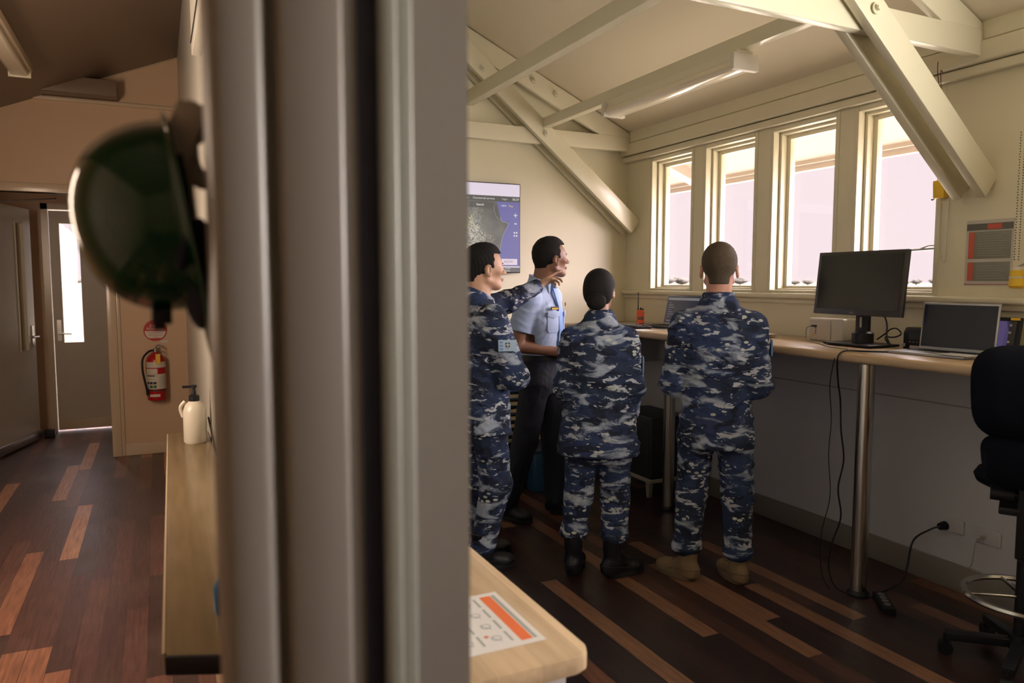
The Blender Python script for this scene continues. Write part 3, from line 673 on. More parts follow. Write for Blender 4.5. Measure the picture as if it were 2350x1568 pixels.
ln = MB(); ln.tube([(x, -.0574, z) for x, z in coast[3:6]+coast[8:14]], .0022, seg=5); ln.tube([(.40, -.0574, .17), (.41, -.0574, .13), (.42, -.0574, .10), (.43, -.0574, .085), (.46, -.0574, .06)], .0015, seg=5)
ln.build('coast_line', em('coast_line', (.28, .30, .28)), tv)
q('browser_bar', -.62, .629, .25, .345, -.0565, em('browser_bar', (.66, .58, .68)))
q('page_menu', -.62, .629, .207, .25, -.0568, em('menu_grey', (.055, .055, .048)))
q('bottom_strip', -.62, .629, -.345, -.295, -.0566, em('strip_grey', (.075, .072, .075)))
q('taskbar_line', .44, .629, -.308, -.299, -.0572, em('browser_bar'))
q('now_button', .47, .607, -.288, -.240, -.0576, em('button_pink', (.62, .52, .60)))
q('search_box', .20, .40, .155, .200, -.0574, em('menu_grey'))
q('green_button', .0, .20, -.222, -.180, -.0574, em('button_green', (.42, .52, .18)))
def tvt(body, x, z, size, c=(.55, .55, .55), nm='caption', al='LEFT'):
    text(nm, body, size, em('scr_%d' % int(c[0]*100+c[2]*10000), c), tv, frameM((x, -.0585, z), (1, 0, 0), (0, 0, 1)), align=al)
tvt('About', .135, .228, .022); tvt('Commercial services', .225, .228, .022); tvt('Log in', .475, .228, .018); tvt('06:29', .565, .228, .026)
tvt('Search', .255, .178, .024, (.75, .75, .75)); tvt('VIEW', .465, .175, .020, (.6, .6, .6)); tvt('Map', .53, .175, .024, (.50, .38, .12))
tvt('+', .592, .10, .07, (.6, .6, .6), al='CENTER'); tvt('-', .592, .045, .09, (.6, .6, .6), al='CENTER')
tvt('NOW', .49, -.264, .030, (.15, .12, .18)); tvt('Playback', .10, -.275, .024, (.6, .6, .6)); tvt('4:26 PM', .50, -.318, .014); tvt('20/2021', .50, -.335, .014)
ic = MB()
for sx in (-1, 1):
    for sz in (-1, 1): ic.box(.592+sx*.010-.006, .592+sx*.010+.006, -.0595, -.058, -.045+sz*.012-.006, -.045+sz*.012+.006)
ic.lathe([(.010, 0), (.014, 0), (.014, .001), (.010, .001)], (0, 0, 0), M=frameM((.575, -.0595, .285), (1, 0, 0), (0, 0, 1))); ic.build('icon', em('icon_white', (.6, .6, .6)), tv)
b = MB()
for x, z in ((.20, .07), (.215, .085), (.19, .02), (.205, .045), (.185, -.13), (.20, -.145)): b.ball((x, -.0575, z), .006, (1, .15, 1), seg=8)
b.build('yellow_marker', em('yellow_marker', (.55, .55, .12)), tv)

# things against the far wall behind the men: low shelf with binders, blue box, and the stand under the desk
sh = thing('shelf_unit', 'dark low shelf unit against the screen wall behind the men', 'shelf', (2.28, 5.18, 0))
MB().box(-.42, .20, -.20, .20, .98, 1.02, bev=.004).build('top_board', mat('dark_board', (.05, .045, .045), .5), sh)
for x in (-.42, .18): MB().box(x, x+.02, -.20, .20, 0, .98).build('side_panel', BLACK, sh)
MB().box(-.40, .18, .18, .20, 0, .98).build('back_panel', BLACK, sh)
MB().box(-.40, .18, -.19, .18, .36, .38).build('shelf_board', BLACK, sh)
BL = [mat('binder_navy', (.02, .05, .12), .5), mat('binder_blue', (.03, .10, .22), .5)]; CRM = mat('binder_cream', (.40, .34, .20), .6)
for i in range(9):
    z = .381+i*.056
    bn = thing('binder', ('%s binder, %s in the stack on the dark shelf' % (('navy blue', 'bright blue')[i % 2], ('lowest', 'second lowest', 'third from the bottom', 'fourth from the bottom', 'middle one', 'fourth from the top', 'third from the top', 'second from the top', 'topmost')[i])), 'binder', (2.28, 5.13, z), 0, 'binders stacked on the shelf')
    MB().box(-.14, .16, -.16, .14, 0, .004).box(-.14, .16, -.16, .14, .048, .052).box(-.14, -.136, -.16, .14, 0, .052).build('cover', BL[i % 2], bn)
    MB().box(-.130, .155, -.155, .13, .0045, .030).build('pages', CRM, bn)
tag(MB().box(2.30, 2.42, 4.99, 5.15, 1.021, 1.035).build('papers', mat('pinkish_paper', (.55, .42, .36), .7)), 'pale pinkish papers on top of the dark shelf behind the pointing arm', 'paper')
bb = thing('storage_box', 'blue box with a yellow tab on the floor behind the officer', 'box', (2.66, 5.05, 0))
MB().box(-.14, .10, -.16, .16, 0, .30, bev=.01).build('body', mat('box_blue', (.01, .06, .13), .5), bb)
MB().box(-.15, .11, -.17, .17, .30, .33, bev=.006).build('lid', mat('box_navy', (.01, .03, .07), .5), bb)
MB().box(.01, .07, -.174, -.168, .275, .315).build('yellow_tab', mat('tab_yellow', (.35, .33, .12), .6), bb)
cp = thing('equipment_cabinet', 'dark equipment cabinet on a pale stand under the desk', 'cabinet', (3.36, 4.62, 0), -PI/2)
MB().box(-.26, .24, -.14, .20, .14, .60, bev=.012).build('case', mat('cabinet_charcoal', (.018, .022, .026), .5), cp)
MB().box(-.24, .22, -.144, -.139, .17, .56, bev=.002).build('door', mat('cabinet_door', (.022, .026, .030), .45), cp)
MB().cyl((.05, -.146, .33), (.05, -.143, .33), .0025, seg=8).build('indicator_light', mat('led_white', (.8, .8, .8), .4, emit=(1, 1, 1), estr=2), cp)
MB().box(-.27, .25, -.15, .21, .115, .14, bev=.003).build('stand_rail', mat('stand_cream', (.30, .28, .23), .5), cp)
for x in (-.22, .20):
    for y in (-.12, .17): MB().prism([(x-.03, .115), (x+.03, .115), (x+.012, .0), (x-.012, .0)], 'y', y-.015, y+.015).build('foot', mat('stand_cream'), cp)

# drafting chair at the right edge, its back to the camera
dc = thing('office_chair', 'black fabric drafting chair with foot ring, cut by the right edge', 'chair', (3.075, 1.70, 0), -1.05)
FAB = mat('black_fabric', (.004, .005, .010), .95, spec=.1, bump=.2, bscale=300)
# local: +y away from the camera (chair faces the desk), x to the right
def cushion(x, z0, z1, wt, wb, y0, th, name, m):
    me = bpy.data.meshes.new(name); bm = bmesh.new()
    n = 40; prof = []
    hz = (z1-z0)/2; cz = (z0+z1)/2
    for i in range(n):
        a = 2*PI*i/n; c, s = math.cos(a), math.sin(a)
        e_ = .55
        u = math.copysign(abs(c)**e_, c); v = math.copysign(abs(s)**e_, s)
        w = (wt+(wb-wt)*(1-(v+1)/2))/2
        prof.append((x+u*w, cz+v*hz))
    rows = []
    for k, (sc, yy) in enumerate(((0.0, -th*.55), (.55, -th*.53), (.88, -th*.42), (1.0, 0), (.9, th*.38), (.5, th*.5), (0.0, th*.5))):
        if sc == 0: rows.append([bm.verts.new((x, y0+yy, cz))])
        else: rows.append([bm.verts.new((x+(p[0]-x)*sc, y0+yy+.5*((p[0]-x)*sc)**2*-1.2, cz+(p[1]-cz)*sc)) for p in prof])
    for A, B in zip(rows, rows[1:]):
        for i in range(n):
            vs = []
            for v in (A[i % len(A)], A[(i+1) % n % len(A)], B[(i+1) % n % len(B)], B[i % len(B)]):
                if v not in vs: vs.append(v)
            if len(vs) > 2: bm.faces.new(vs)
    bmesh.ops.recalc_face_normals(bm, faces=bm.faces)
    bm.to_mesh(me); bm.free()
    return link(name, me, m, dc, 60)
cushion(0, .99, 1.36, .44, .40, -.14, .10, 'backrest', FAB)
cushion(0, .80, 1.02, .36, .30, -.12, .11, 'lumbar_pad', FAB)
MB().box(-.04, .04, -.10, -.07, .52, 1.0, bev=.008).build('back_bar', BLACK, dc)
MB().cyl((-.13, -.085, .77), (-.05, -.085, .77), .028).cyl((-.05, -.085, .77), (0, -.085, .77), .012).build('adjust_knob', BLACK, dc)
s_ = MB(); s_.lathe([(0, 0), (.14, 0), (.19, .025), (.20, .05), (.185, .075), (0, .085)], (0, .16, .74), seg=40); s_.build('seat', FAB, dc)
MB().box(-.1, .1, -.10, .24, .69, .72, bev=.006).build('seat_plate', BLACK, dc)
MB().cyl((0, .12, .10), (0, .12, .45), .030).cyl((0, .12, .45), (0, .12, .70), .016).build('gas_column', BLACK, dc)
fr = MB(); fr.lathe([(.205, -.010), (.222, -.010), (.228, 0), (.222, .010), (.205, .010), (.199, 0), (.205, -.010)], (0, .12, .30), seg=64)
for a in range(4): fr.cyl((0, .12, .30), (.205*math.cos(a*PI/2+.4), .12+.205*math.sin(a*PI/2+.4), .30), .007)
fr.build('foot_ring', CHROME, dc)
bs = MB()
for a in range(5):
    an = a*2*PI/5+2.05; c, s = math.cos(an), math.sin(an)
    bs.beam((0, .12, .105), (.27*c, .12+.27*s, .085), .045, .035)
bs.lathe([(0, .08), (.05, .08), (.045, .14), (0, .14)], (0, .12, 0))
bs.build('star_base', BLACK, dc)
for a in range(5):
    an = a*2*PI/5+2.05; c, s = math.cos(an), math.sin(an)
    MB().cyl((.27*c-.02*s, .12+.27*s+.02*c, .03), (.27*c+.02*s, .12+.27*s-.02*c, .03), .03).cyl((.27*c, .12+.27*s, .03), (.27*c, .12+.27*s, .09), .01).build('castor', BLACK, dc)

# counter in the right room, cut by the door frame
ct = thing('counter', 'pale block-beech counter on white panels in the near right corner', 'counter', (.632, 1.9, 0))
MB().prism([(-.235, -.505), (.20, -.505), (.234, -.49), (.248, -.46), (.248, 1.35), (-.235, 1.35)], 'z', .705, .75, bev=.006).build('worktop', COUNTERW, ct)
CW = mat('counter_white', (.52, .50, .49), .4)
MB().box(-.225, .195, -.46, -.44, 0, .705).box(-.225, .195, 1.29, 1.31, 0, .705).box(.175, .195, -.44, 1.29, 0, .705).build('side_panel', CW, ct)
pp = thing('printed_sheet', 'laminated instruction sheet with an orange header on the beech counter', 'paper', (.70, 1.645, .7508), -PI/2)
# local x = along sheet width (world -y), y = up the page (world +x)
MB().box(-.1485, .1485, -.105, .105, 0, .001).build('sheet', PAPER, pp)
MB().box(-.13, .13, .050, .080, .001, .0013).build('orange_header', mat('sheet_orange', (.75, .17, .06), .5), pp)
MB().box(-.13, .13, .083, .092, .001, .0013).build('grey_line', mat('sheet_grey', (.33, .35, .33), .6), pp)
for i in range(4):
    x = -.125+i*.065
    for k in range(2): MB().box(x, x+.05, .028-k*.072, .034-k*.072, .001, .0013).build('caption_bar', mat('sheet_grey'), pp)
l = MB()
for i in range(4):
    for k in range(2):
        x = -.10+i*.065; y = .0-k*.072
        l.lathe([(.010, 0), (.013, 0), (.013, .0004), (.010, .0004)], (x, y, .0011), seg=16); l.beam((x-.01, y-.012, .0013), (x+.018, y+.008, .0013), .002, .0004, bev=0)
l.build('line_drawing', mat('sheet_drawing', (.40, .42, .42), .6), pp)
l = MB()
for i in range(3): l.lathe([(0, 0), (.006, 0), (.006, .0004), (0, .0004)], (-.06+i*.07, -.02-.03*(i % 2), .0012), seg=12)
l.build('red_dot', mat('sheet_red', (.6, .2, .12), .6), pp)

# bench along the left face of the partition
bn = thing('bench', 'long narrow olive-brown laminate bench along the partition in the left room', 'bench', (.12, 3.1, 0))
MB().prism([(-.134, -1.28), (-.12, -1.31), (.112, -1.40), (.112, 1.40), (-.093, 1.40)], 'z', .712, .75, bev=.003).build('benchtop', BENCHW, bn)
MB().beam((-.132, -1.305, .731), (.112, -1.41, .731), .012, .044).build('end_strip', BLACK, bn)
MB().prism([(-.140, -1.285), (-.134, -1.285), (-.093, 1.40), (-.099, 1.40)], 'z', .713, .7505).build('front_edging', TANGLOSS, bn)
MB().box(.04, .10, -1.2, 1.38, 0, .712).build('support_panel', TANWALL, bn)
sd_ = thing('soap_dispenser', 'white pump bottle with black pump at the far end of the bench', 'bottle', (.155, 4.20, .75))
WPG = mat('white_bottle', (.55, .52, .44), .35)
MB().lathe([(0, 0), (.050, 0), (.057, .01), (.057, .17), (.045, .205), (.022, .225), (0, .225)], seg=32).build('body', WPG, sd_)
MB().lathe([(0, .215), (.026, .215), (.026, .25), (.012, .256), (.008, .29), (.015, .292), (.015, .305), (0, .305)], seg=24).box(-.055, .0, -.008, .008, .292, .304).build('pump', BLACK, sd_)
MB().tube([(-.056, 0, .14), (-.068, 0, .19), (-.045, 0, .222)], .009).build('handle', WPG, sd_)
bt = thing('spray_bottle', 'small blue bottle on the near end of the bench by the door frame', 'bottle', (.128, 1.98, .75))
MB().lathe([(0, 0), (.022, 0), (.026, .01), (.026, .07), (.014, .092), (0, .092)], seg=24).build('body', mat('blue_bottle', (.03, .14, .30), .35), bt)
MB().lathe([(0, .09), (.012, .09), (.013, .115), (0, .115)], seg=20).build('cap', mat('teal_cap', (.10, .28, .22), .4), bt)
ob = thing('wall_cabinet', 'cream overhead cabinet high on the partition with a dark door gap', 'cabinet', (PX0, 3.2, 2.60))
MB().box(-.045, 0, -1.6, .80, .09, .9, bev=.004).build('body', mat('partition_paint'), ob)
MB().box(-.05, -.046, -1.6, .78, .14, .148).build('door_gap', BLACK, ob)
tag(MB().tube([(PX0-.008, 4.3, .86), (PX0-.008, 3.9, .80), (PX0-.008, 3.6, .77), (PX0-.008, 3.3, .757)], .005).build('cable', BLACK), 'dark cable running down the partition to the bench', 'cable')

# hard hat hanging on a hook from the partition's framed end
HX, HY, HZ = .028, 1.03, 1.684
hh = thing('hard_hat', 'dark green safety helmet hanging by its strap from a hook on the door frame', 'helmet', (HX, HY, HZ))
def helmet():
    bm = bmesh.new(); nu, nv = 64, 22
    # dome axis points to -x; local z is the long axis; brim peak at the bottom
    rows = []
    for j in range(nv+1):
        v = j/nv; a = v*PI/2
        row = []
        for i in range(nu):
            t = 2*PI*i/nu; c, s = math.cos(t), math.sin(t)     # s along z, c along y
            L = .112 if s > 0 else .116
            q = math.sin(a)**.92
            x = -.114*math.cos(a)**.86
            z = s*L*q; y = c*.098*q
            rid = .004*math.exp(-(c/.12)**2)*math.sin(a)*(1 if s < .95 else 1)
            sc = 1+rid/.12
            row.append(bm.verts.new((x*sc-.004, y*sc, z*sc)))
        rows.append(row)
    # brim: short all round, long peak at the bottom
    for k, (u) in enumerate((.35, .7, 1.0)):
        row = []
        for i in range(nu):
            t = 2*PI*i/nu; c, s = math.cos(t), math.sin(t)
            L = .112 if s > 0 else .116
            pk = max(0, -s)**3
            out = (.012+.095*pk)*u
            row.append(bm.verts.new((.004*u, c*(.098+out*.8), s*(L+out))))
        rows.append(row)
    for A, B in zip(rows, rows[1:]):
        for i in range(nu): bm.faces.new((A[i], A[(i+1) % nu], B[(i+1) % nu], B[i]))
    bmesh.ops.remove_doubles(bm, verts=bm.verts, dist=.0008)
    bmesh.ops.recalc_face_normals(bm, faces=bm.faces)
    bmesh.ops.rotate(bm, verts=bm.verts, cent=(0, 0, 0), matrix=Matrix.Rotation(-.16, 3, 'Y'))
    me = bpy.data.meshes.new('shell'); bm.to_mesh(me); bm.free()
    o = link('shell', me, GREEN, hh, 60)
    m = o.modifiers.new('s', 'SOLIDIFY'); m.thickness = .003; m.offset = -1
    return o
helmet()
MB().ball((.022, 0, -.075), .062, (.36, 1.25, 1.15)).build('padding', NAVYPAD, hh)
MB().tube([(-.002, -.085, .06), (.004, -.09, .02), (.004, -.09, -.03), (-.003, -.085, -.07)], .006).build('headband', NAVYPAD, hh)
st_ = MB(); st_.prism([(.002, .135), (.036, .13), (.014, .06), (.020, -.01), (-.012, -.01), (-.022, .07)], 'y', -.03, -.012, bev=.002); st_.build('strap', STRAP, hh)
MB().box(-.036, -.012, -.02, .02, -.138, -.118, bev=.003).box(-.034, -.020, -.015, .015, -.145, -.135).build('chin_buckle', BLACK, hh)
hk = thing('hook', 'pale coat hook on the door frame holding the green helmet', 'hook', (.097, 1.03, 1.775))
MB().box(.008, .014, -.10, .03, -.10, .09, bev=.002).build('backplate', mat('hook_teal_grey', (.30, .33, .31), .4), hk)
MB().tube([(.01, 0, -.02), (-.02, 0, -.045), (-.045, 0, -.045), (-.055, 0, -.02), (-.055, 0, .012)], .012).ball((-.052, 0, .022), .022, (1, .8, 1.3)).build('prong', mat('hook_white', (.52, .49, .43), .45), hk)
MB().ball((-.003, -.06, -.065), .007).build('screw', BLACK, hk)

# fire extinguisher and its sign
fe = thing('fire_extinguisher', 'red fire extinguisher with white label hanging on the far tan wall', 'fire extinguisher', (-.035, YL-.085, .515))
prof = [(0, 0), (.075, 0), (.080, .008), (.080, .355), (.074, .385), (.05, .41), (.022, .425), (.022, .44), (0, .44)]
MB().lathe(prof, seg=40).build('cylinder', RED, fe)
def band(z0, z1, a0, a1, m, name, r=.0806):
    bm = bmesh.new(); n = 16; lo = []; hi = []
    for i in range(n+1):
        a = math.radians(a0+(a1-a0)*i/n); lo.append(bm.verts.new((r*math.cos(a), r*math.sin(a), z0))); hi.append(bm.verts.new((r*math.cos(a), r*math.sin(a), z1)))
    for i in range(n): bm.faces.new((lo[i], lo[i+1], hi[i+1], hi[i]))
    me = bpy.data.meshes.new(name); bm.to_mesh(me); bm.free(); return link(name, me, m, fe, 60)
LBL = mat('label_white', (.60, .56, .48), .4)
band(.300, .352, 180, 360, LBL, 'white_band'); band(.245, .292, 195, 278, LBL, 'inspection_label'); band(.105, .242, 190, 350, LBL, 'main_label')
band(.035, .058, 225, 290, LBL, 'small_label'); band(.085, .100, 200, 345, mat('label_dark', (.06, .03, .03), .5), 'dark_strip', .0809)
for a0 in (205, 228, 251): band(.150, .172, a0, a0+19, INK, 'pictogram', .0812)
for a0 in (205, 228, 251): band(.115, .140, a0, a0+19, mat('label_green', (.03, .14, .06), .5) if a0 > 210 else mat('label_grey', (.35, .35, .33), .5), 'pictogram', .0812)
l = MB()
band(.222, .232, 200, 262, INK, 'text_line', .0812); band(.192, .196, 205, 262, mat('label_grey'), 'text_line', .0812)
for i in range(7): band(.128+i*.014, .131+i*.014, 285, 335, mat('label_grey'), 'text_line', .0812)
MB().tube([(0, 0, .44), (0, 0, .475), (.03, -.01, .50), (.06, -.02, .47)], .008).tube([(0, 0, .45), (.03, -.02, .455), (.065, -.03, .43)], .006).cyl((0, 0, .43), (0, 0, .47), .018).build('valve_handle', STEEL, fe)
MB().box(.0, .038, -.083, -.078, .335, .425).build('yellow_tag', YELLOW, fe)
MB().tube([(-.02, 0, .455), (-.06, -.01, .44), (-.105, -.02, .38), (-.11, -.03, .28), (-.095, -.035, .18), (-.078, -.04, .09), (-.072, -.04, .06)], .0095, smooth=8).build('hose', BLACK, fe)
MB().cyl((-.078, -.042, .11), (-.072, -.042, .05), .014).build('nozzle', BLACK, fe)
MB().box(-.02, .02, .07, .085, .38, .47).build('wall_bracket', STEEL, fe)
sg = thing('sign', 'round red and white powder extinguisher sign on the far tan wall', 'sign', (-.03, YL, 1.145))
Ms = frameM((0, -.004, 0), (1, 0, 0), (0, 0, 1))
MB().lathe([(0, -.003), (.098, -.003), (.098, .001), (0, .001)], seg=48, M=Ms).build('disc', mat('sign_red', (.42, .02, .02), .4), sg)
b = MB(); pts = [(.088*math.cos(a), .088*math.sin(a)) for a in [math.radians(180+3+i*(174/24)) for i in range(25)]]
pts = [p for p in pts if p[1] > -.080]; b.prism([(p[0], max(p[1], -.070)) for p in pts], 'y', -.0065, -.005); b.build('white_field', LBL, sg)
text('lettering', 'A:B(E)', .036, LBL, sg, frameM((0, -.0062, .044), (1, 0, 0), (0, 0, 1)))
text('lettering', 'POWDER', .034, LBL, sg, frameM((0, -.0062, .014), (1, 0, 0), (0, 0, 1)))
l = MB()
for i, w in enumerate((.06, .055, .06, .02)): l.box(-w, w, -.0072, -.0066, -.018-i*.014, -.0145-i*.014)
l.build('small_print', mat('print_red', (.40, .15, .12), .5), sg)
tag(MB().box(.01, .075, YL-.006, YL-.001, 1.03, 1.05).build('wall_label', LBL), 'small white label on the tan wall under the round sign', 'label')

# ------------------------------------------------------------------ implicit-surface modelling for people
class SDF:
    def __init__(s, lo, hi, h):
        s.lo = np.array(lo, float); s.h = h
        s.n = (np.ceil((np.array(hi)-s.lo)/h).astype(int)+1)
        s.f = np.full(s.n, 1.0, np.float32)
        s.ax = [s.lo[i]+h*np.arange(s.n[i]) for i in range(3)]
    def sub(s, lo, hi):
        a = np.maximum(np.floor((np.array(lo)-s.lo)/s.h).astype(int), 0); b = np.minimum(np.ceil((np.array(hi)-s.lo)/s.h).astype(int)+1, s.n)
        sl = tuple(slice(int(a[i]), int(max(b[i], a[i]))) for i in range(3))
        return sl, s.ax[0][sl[0]][:, None, None], s.ax[1][sl[1]][None, :, None], s.ax[2][sl[2]][None, None, :]
    def _u(s, sl, d, k, op='u'):
        g = s.f[sl]
        if g.size == 0: return
        if op == 'u':
            hh = np.clip(.5+.5*(g-d)/k, 0, 1); r = g+(d-g)*hh-k*hh*(1-hh)
        else:      # subtract
            hh = np.clip(.5-.5*(g+d)/k, 0, 1); r = g+(-d-g)*hh+k*hh*(1-hh)
        s.f[sl] = r
    def cone(s, a, b, ra, rb, k=.02, sc=None, op='u'):
        """tapered limb from a to b; sc = (direction, factor) flattens it along direction"""
        a = np.array(a, float); b = np.array(b, float); R = max(ra, rb)+k+.02
        sl, X, Y, Z = s.sub(np.minimum(a, b)-R, np.maximum(a, b)+R)
        d = b-a; L2 = max(d@d, 1e-9)
        px, py, pz = X-a[0], Y-a[1], Z-a[2]
        t = np.clip((px*d[0]+py*d[1]+pz*d[2])/L2, 0, 1)
        qx, qy, qz = px-t*d[0], py-t*d[1], pz-t*d[2]
        D = np.sqrt(qx*qx+qy*qy+qz*qz)-(ra+(rb-ra)*t)
        s._u(sl, D, k, op); return s
    def ell(s, c, r, k=.02, R=None, op='u'):
        c = np.array(c, float); r = np.array(r, float); m = r.max()+k+.02
        sl, X, Y, Z = s.sub(c-m, c+m)
        x, y, z = X-c[0], Y-c[1], Z-c[2]
        if R is not None:
            R = np.array(R)
            x, y, z = (R[0, 0]*x+R[1, 0]*y+R[2, 0]*z, R[0, 1]*x+R[1, 1]*y+R[2, 1]*z, R[0, 2]*x+R[1, 2]*y+R[2, 2]*z)
        k0 = np.sqrt((x/r[0])**2+(y/r[1])**2+(z/r[2])**2); k1 = np.sqrt((x/r[0]**2)**2+(y/r[1]**2)**2+(z/r[2]**2)**2)+1e-9
        s._u(sl, k0*(k0-1)/k1, k, op); return s
    def loft(s, tab, k=.02, p=2.3):
        """tab rows: z, cx, cy, half width, half depth"""
        T = np.array(sorted(tab), float); z0, z1 = T[0, 0], T[-1, 0]; m = T[:, 3:5].max()+abs(T[:, 1:3]).max()+k+.03
        sl, X, Y, Z = s.sub((-m, -m, z0-k-.03), (m, m, z1+k+.03))
        zz = np.clip(Z, z0, z1); cols = []
        zf = zz.ravel()
        zs = np.linspace(z0, z1, 200)
        for i in range(1, 5):
            v = np.interp(zs, T[:, 0], T[:, i]); kern = np.ones(13)/13; v = np.convolve(np.pad(v, 6, 'edge'), kern, 'valid'); cols.append(np.interp(zf, zs, v)[None, None, :])
        cx, cy, a, b = cols
        u = np.abs((X-cx)/a); v = np.abs((Y-cy)/b)
        r = (u**p+v**p)**(1/p)
        D = (r-1)*np.minimum(a, b)*.9
        dz = np.maximum(z0-Z, Z-z1)
        D = np.maximum(D, dz)
        s._u(sl, D, k); return s
    def cut(s, c, n, k=.004):
        """remove everything on the side the normal n points to"""
        n = np.array(n, float); n /= np.linalg.norm(n)
        X, Y, Z = s.ax[0][:, None, None]-c[0], s.ax[1][None, :, None]-c[1], s.ax[2][None, None, :]-c[2]
        s.f = np.maximum(s.f, (X*n[0]+Y*n[1]+Z*n[2]).astype(np.float32)); return s
    def cutbox(s, lo, hi, c, n):
        sl, X, Y, Z = s.sub(lo, hi); n = np.array(n, float); n /= np.linalg.norm(n)
        s.f[sl] = np.maximum(s.f[sl], ((X-c[0])*n[0]+(Y-c[1])*n[1]+(Z-c[2])*n[2]).astype(np.float32)); return s
    def wrinkle(s, amp, fr, seed=0, an=(1, 1, 1.6), lo=None, hi=None):
        rng = np.random.RandomState(seed)
        if lo is None: lo, hi = s.lo, s.lo+s.h*s.n
        sl, X, Y, Z = s.sub(lo, hi)
        w = 0
        wx = .03*np.sin(Z*19+seed)+.02*np.sin(Y*31); wz = .03*np.sin(X*17+seed*2)+.025*np.sin(Y*23+1)
        for i in range(5):
            d = rng.normal(size=3); d /= np.linalg.norm(d); d *= np.array(an); f = fr*(1+.5*i)
            v = np.sin(f*(d[0]*(X+wx)+d[1]*Y+d[2]*(Z+wz))+rng.rand()*6.28)
            w = w+(1-np.abs(v))**2*(1/(1+.5*i))
        s.f[sl] -= (amp*(w/2.0-.45)).astype(np.float32)
        return s
    def mesh(s, name, smooth_it=1):
        f = s.f
        f[0] = f[-1] = 1; f[:, 0] = f[:, -1] = 1; f[:, :, 0] = f[:, :, -1] = 1
        S_ = f < 0
        c = [S_[:-1, :-1, :-1], S_[1:, :-1, :-1], S_[:-1, 1:, :-1], S_[1:, 1:, :-1], S_[:-1, :-1, 1:], S_[1:, :-1, 1:], S_[:-1, 1:, 1:], S_[1:, 1:, 1:]]
        cnt = sum(x.astype(np.int8) for x in c)
        act = (cnt > 0) & (cnt < 8); I = np.argwhere(act)
        idx = np.full(act.shape, -1, np.int32); idx[act] = np.arange(len(I))
        off = np.array([(0,0,0),(1,0,0),(0,1,0),(1,1,0),(0,0,1),(1,0,1),(0,1,1),(1,1,1)])
        V = np.stack([f[I[:, 0]+o[0], I[:, 1]+o[1], I[:, 2]+o[2]] for o in off], 1).astype(np.float64)
        acc = np.zeros((len(I), 3)); n = np.zeros(len(I))
        for a, b in [(0,1),(2,3),(4,5),(6,7),(0,2),(1,3),(4,6),(5,7),(0,4),(1,5),(2,6),(3,7)]:
            m = (V[:, a] < 0) != (V[:, b] < 0); t = V[m, a]/(V[m, a]-V[m, b])
            acc[m] += off[a]+(off[b]-off[a])*t[:, None]; n[m] += 1
        P = (I+acc/n[:, None])*s.h+s.lo
        Q = []
        for ax in range(3):
            sl0 = [slice(None)]*3; sl1 = [slice(None)]*3; sl0[ax] = slice(0, -1); sl1[ax] = slice(1, None)
            ch = S_[tuple(sl0)] != S_[tuple(sl1)]; E = np.argwhere(ch)
            o1, o2 = [(1, 2), (2, 0), (0, 1)][ax]
            E = E[(E[:, o1] > 0) & (E[:, o2] > 0) & (E[:, o1] < act.shape[o1]) & (E[:, o2] < act.shape[o2])]
            d1 = np.zeros(3, int); d1[o1] = 1; d2 = np.zeros(3, int); d2[o2] = 1
            g = lambda e: idx[e[:, 0], e[:, 1], e[:, 2]]
            q = np.stack([g(E-d1-d2), g(E-d2), g(E), g(E-d1)], 1)
            ins = S_[E[:, 0], E[:, 1], E[:, 2]]
            q[~ins] = q[~ins][:, ::-1]; Q.append(q)
        Q = np.concatenate(Q); Q = Q[(Q >= 0).all(1)]
        for _ in range(smooth_it):
            A = np.zeros_like(P); cn = np.zeros(len(P))
            for i in range(4):
                np.add.at(A, Q[:, i], P[Q[:, (i+1) % 4]]); np.add.at(A, Q[:, i], P[Q[:, (i-1) % 4]]); np.add.at(cn, Q[:, i], 2)
            P = P*.5+.5*A/np.maximum(cn, 1)[:, None]
        me = bpy.data.meshes.new(name)
        me.vertices.add(len(P)); me.vertices.foreach_set('co', P.astype(np.float32).ravel())
        me.loops.add(len(Q)*4); me.loops.foreach_set('vertex_index', Q.astype(np.int32).ravel())
        me.polygons.add(len(Q)); me.polygons.foreach_set('loop_start', np.arange(0, len(Q)*4, 4, dtype=np.int32))
        me.polygons.foreach_set('use_smooth', np.ones(len(Q), bool))
        me.update(calc_edges=True); return me

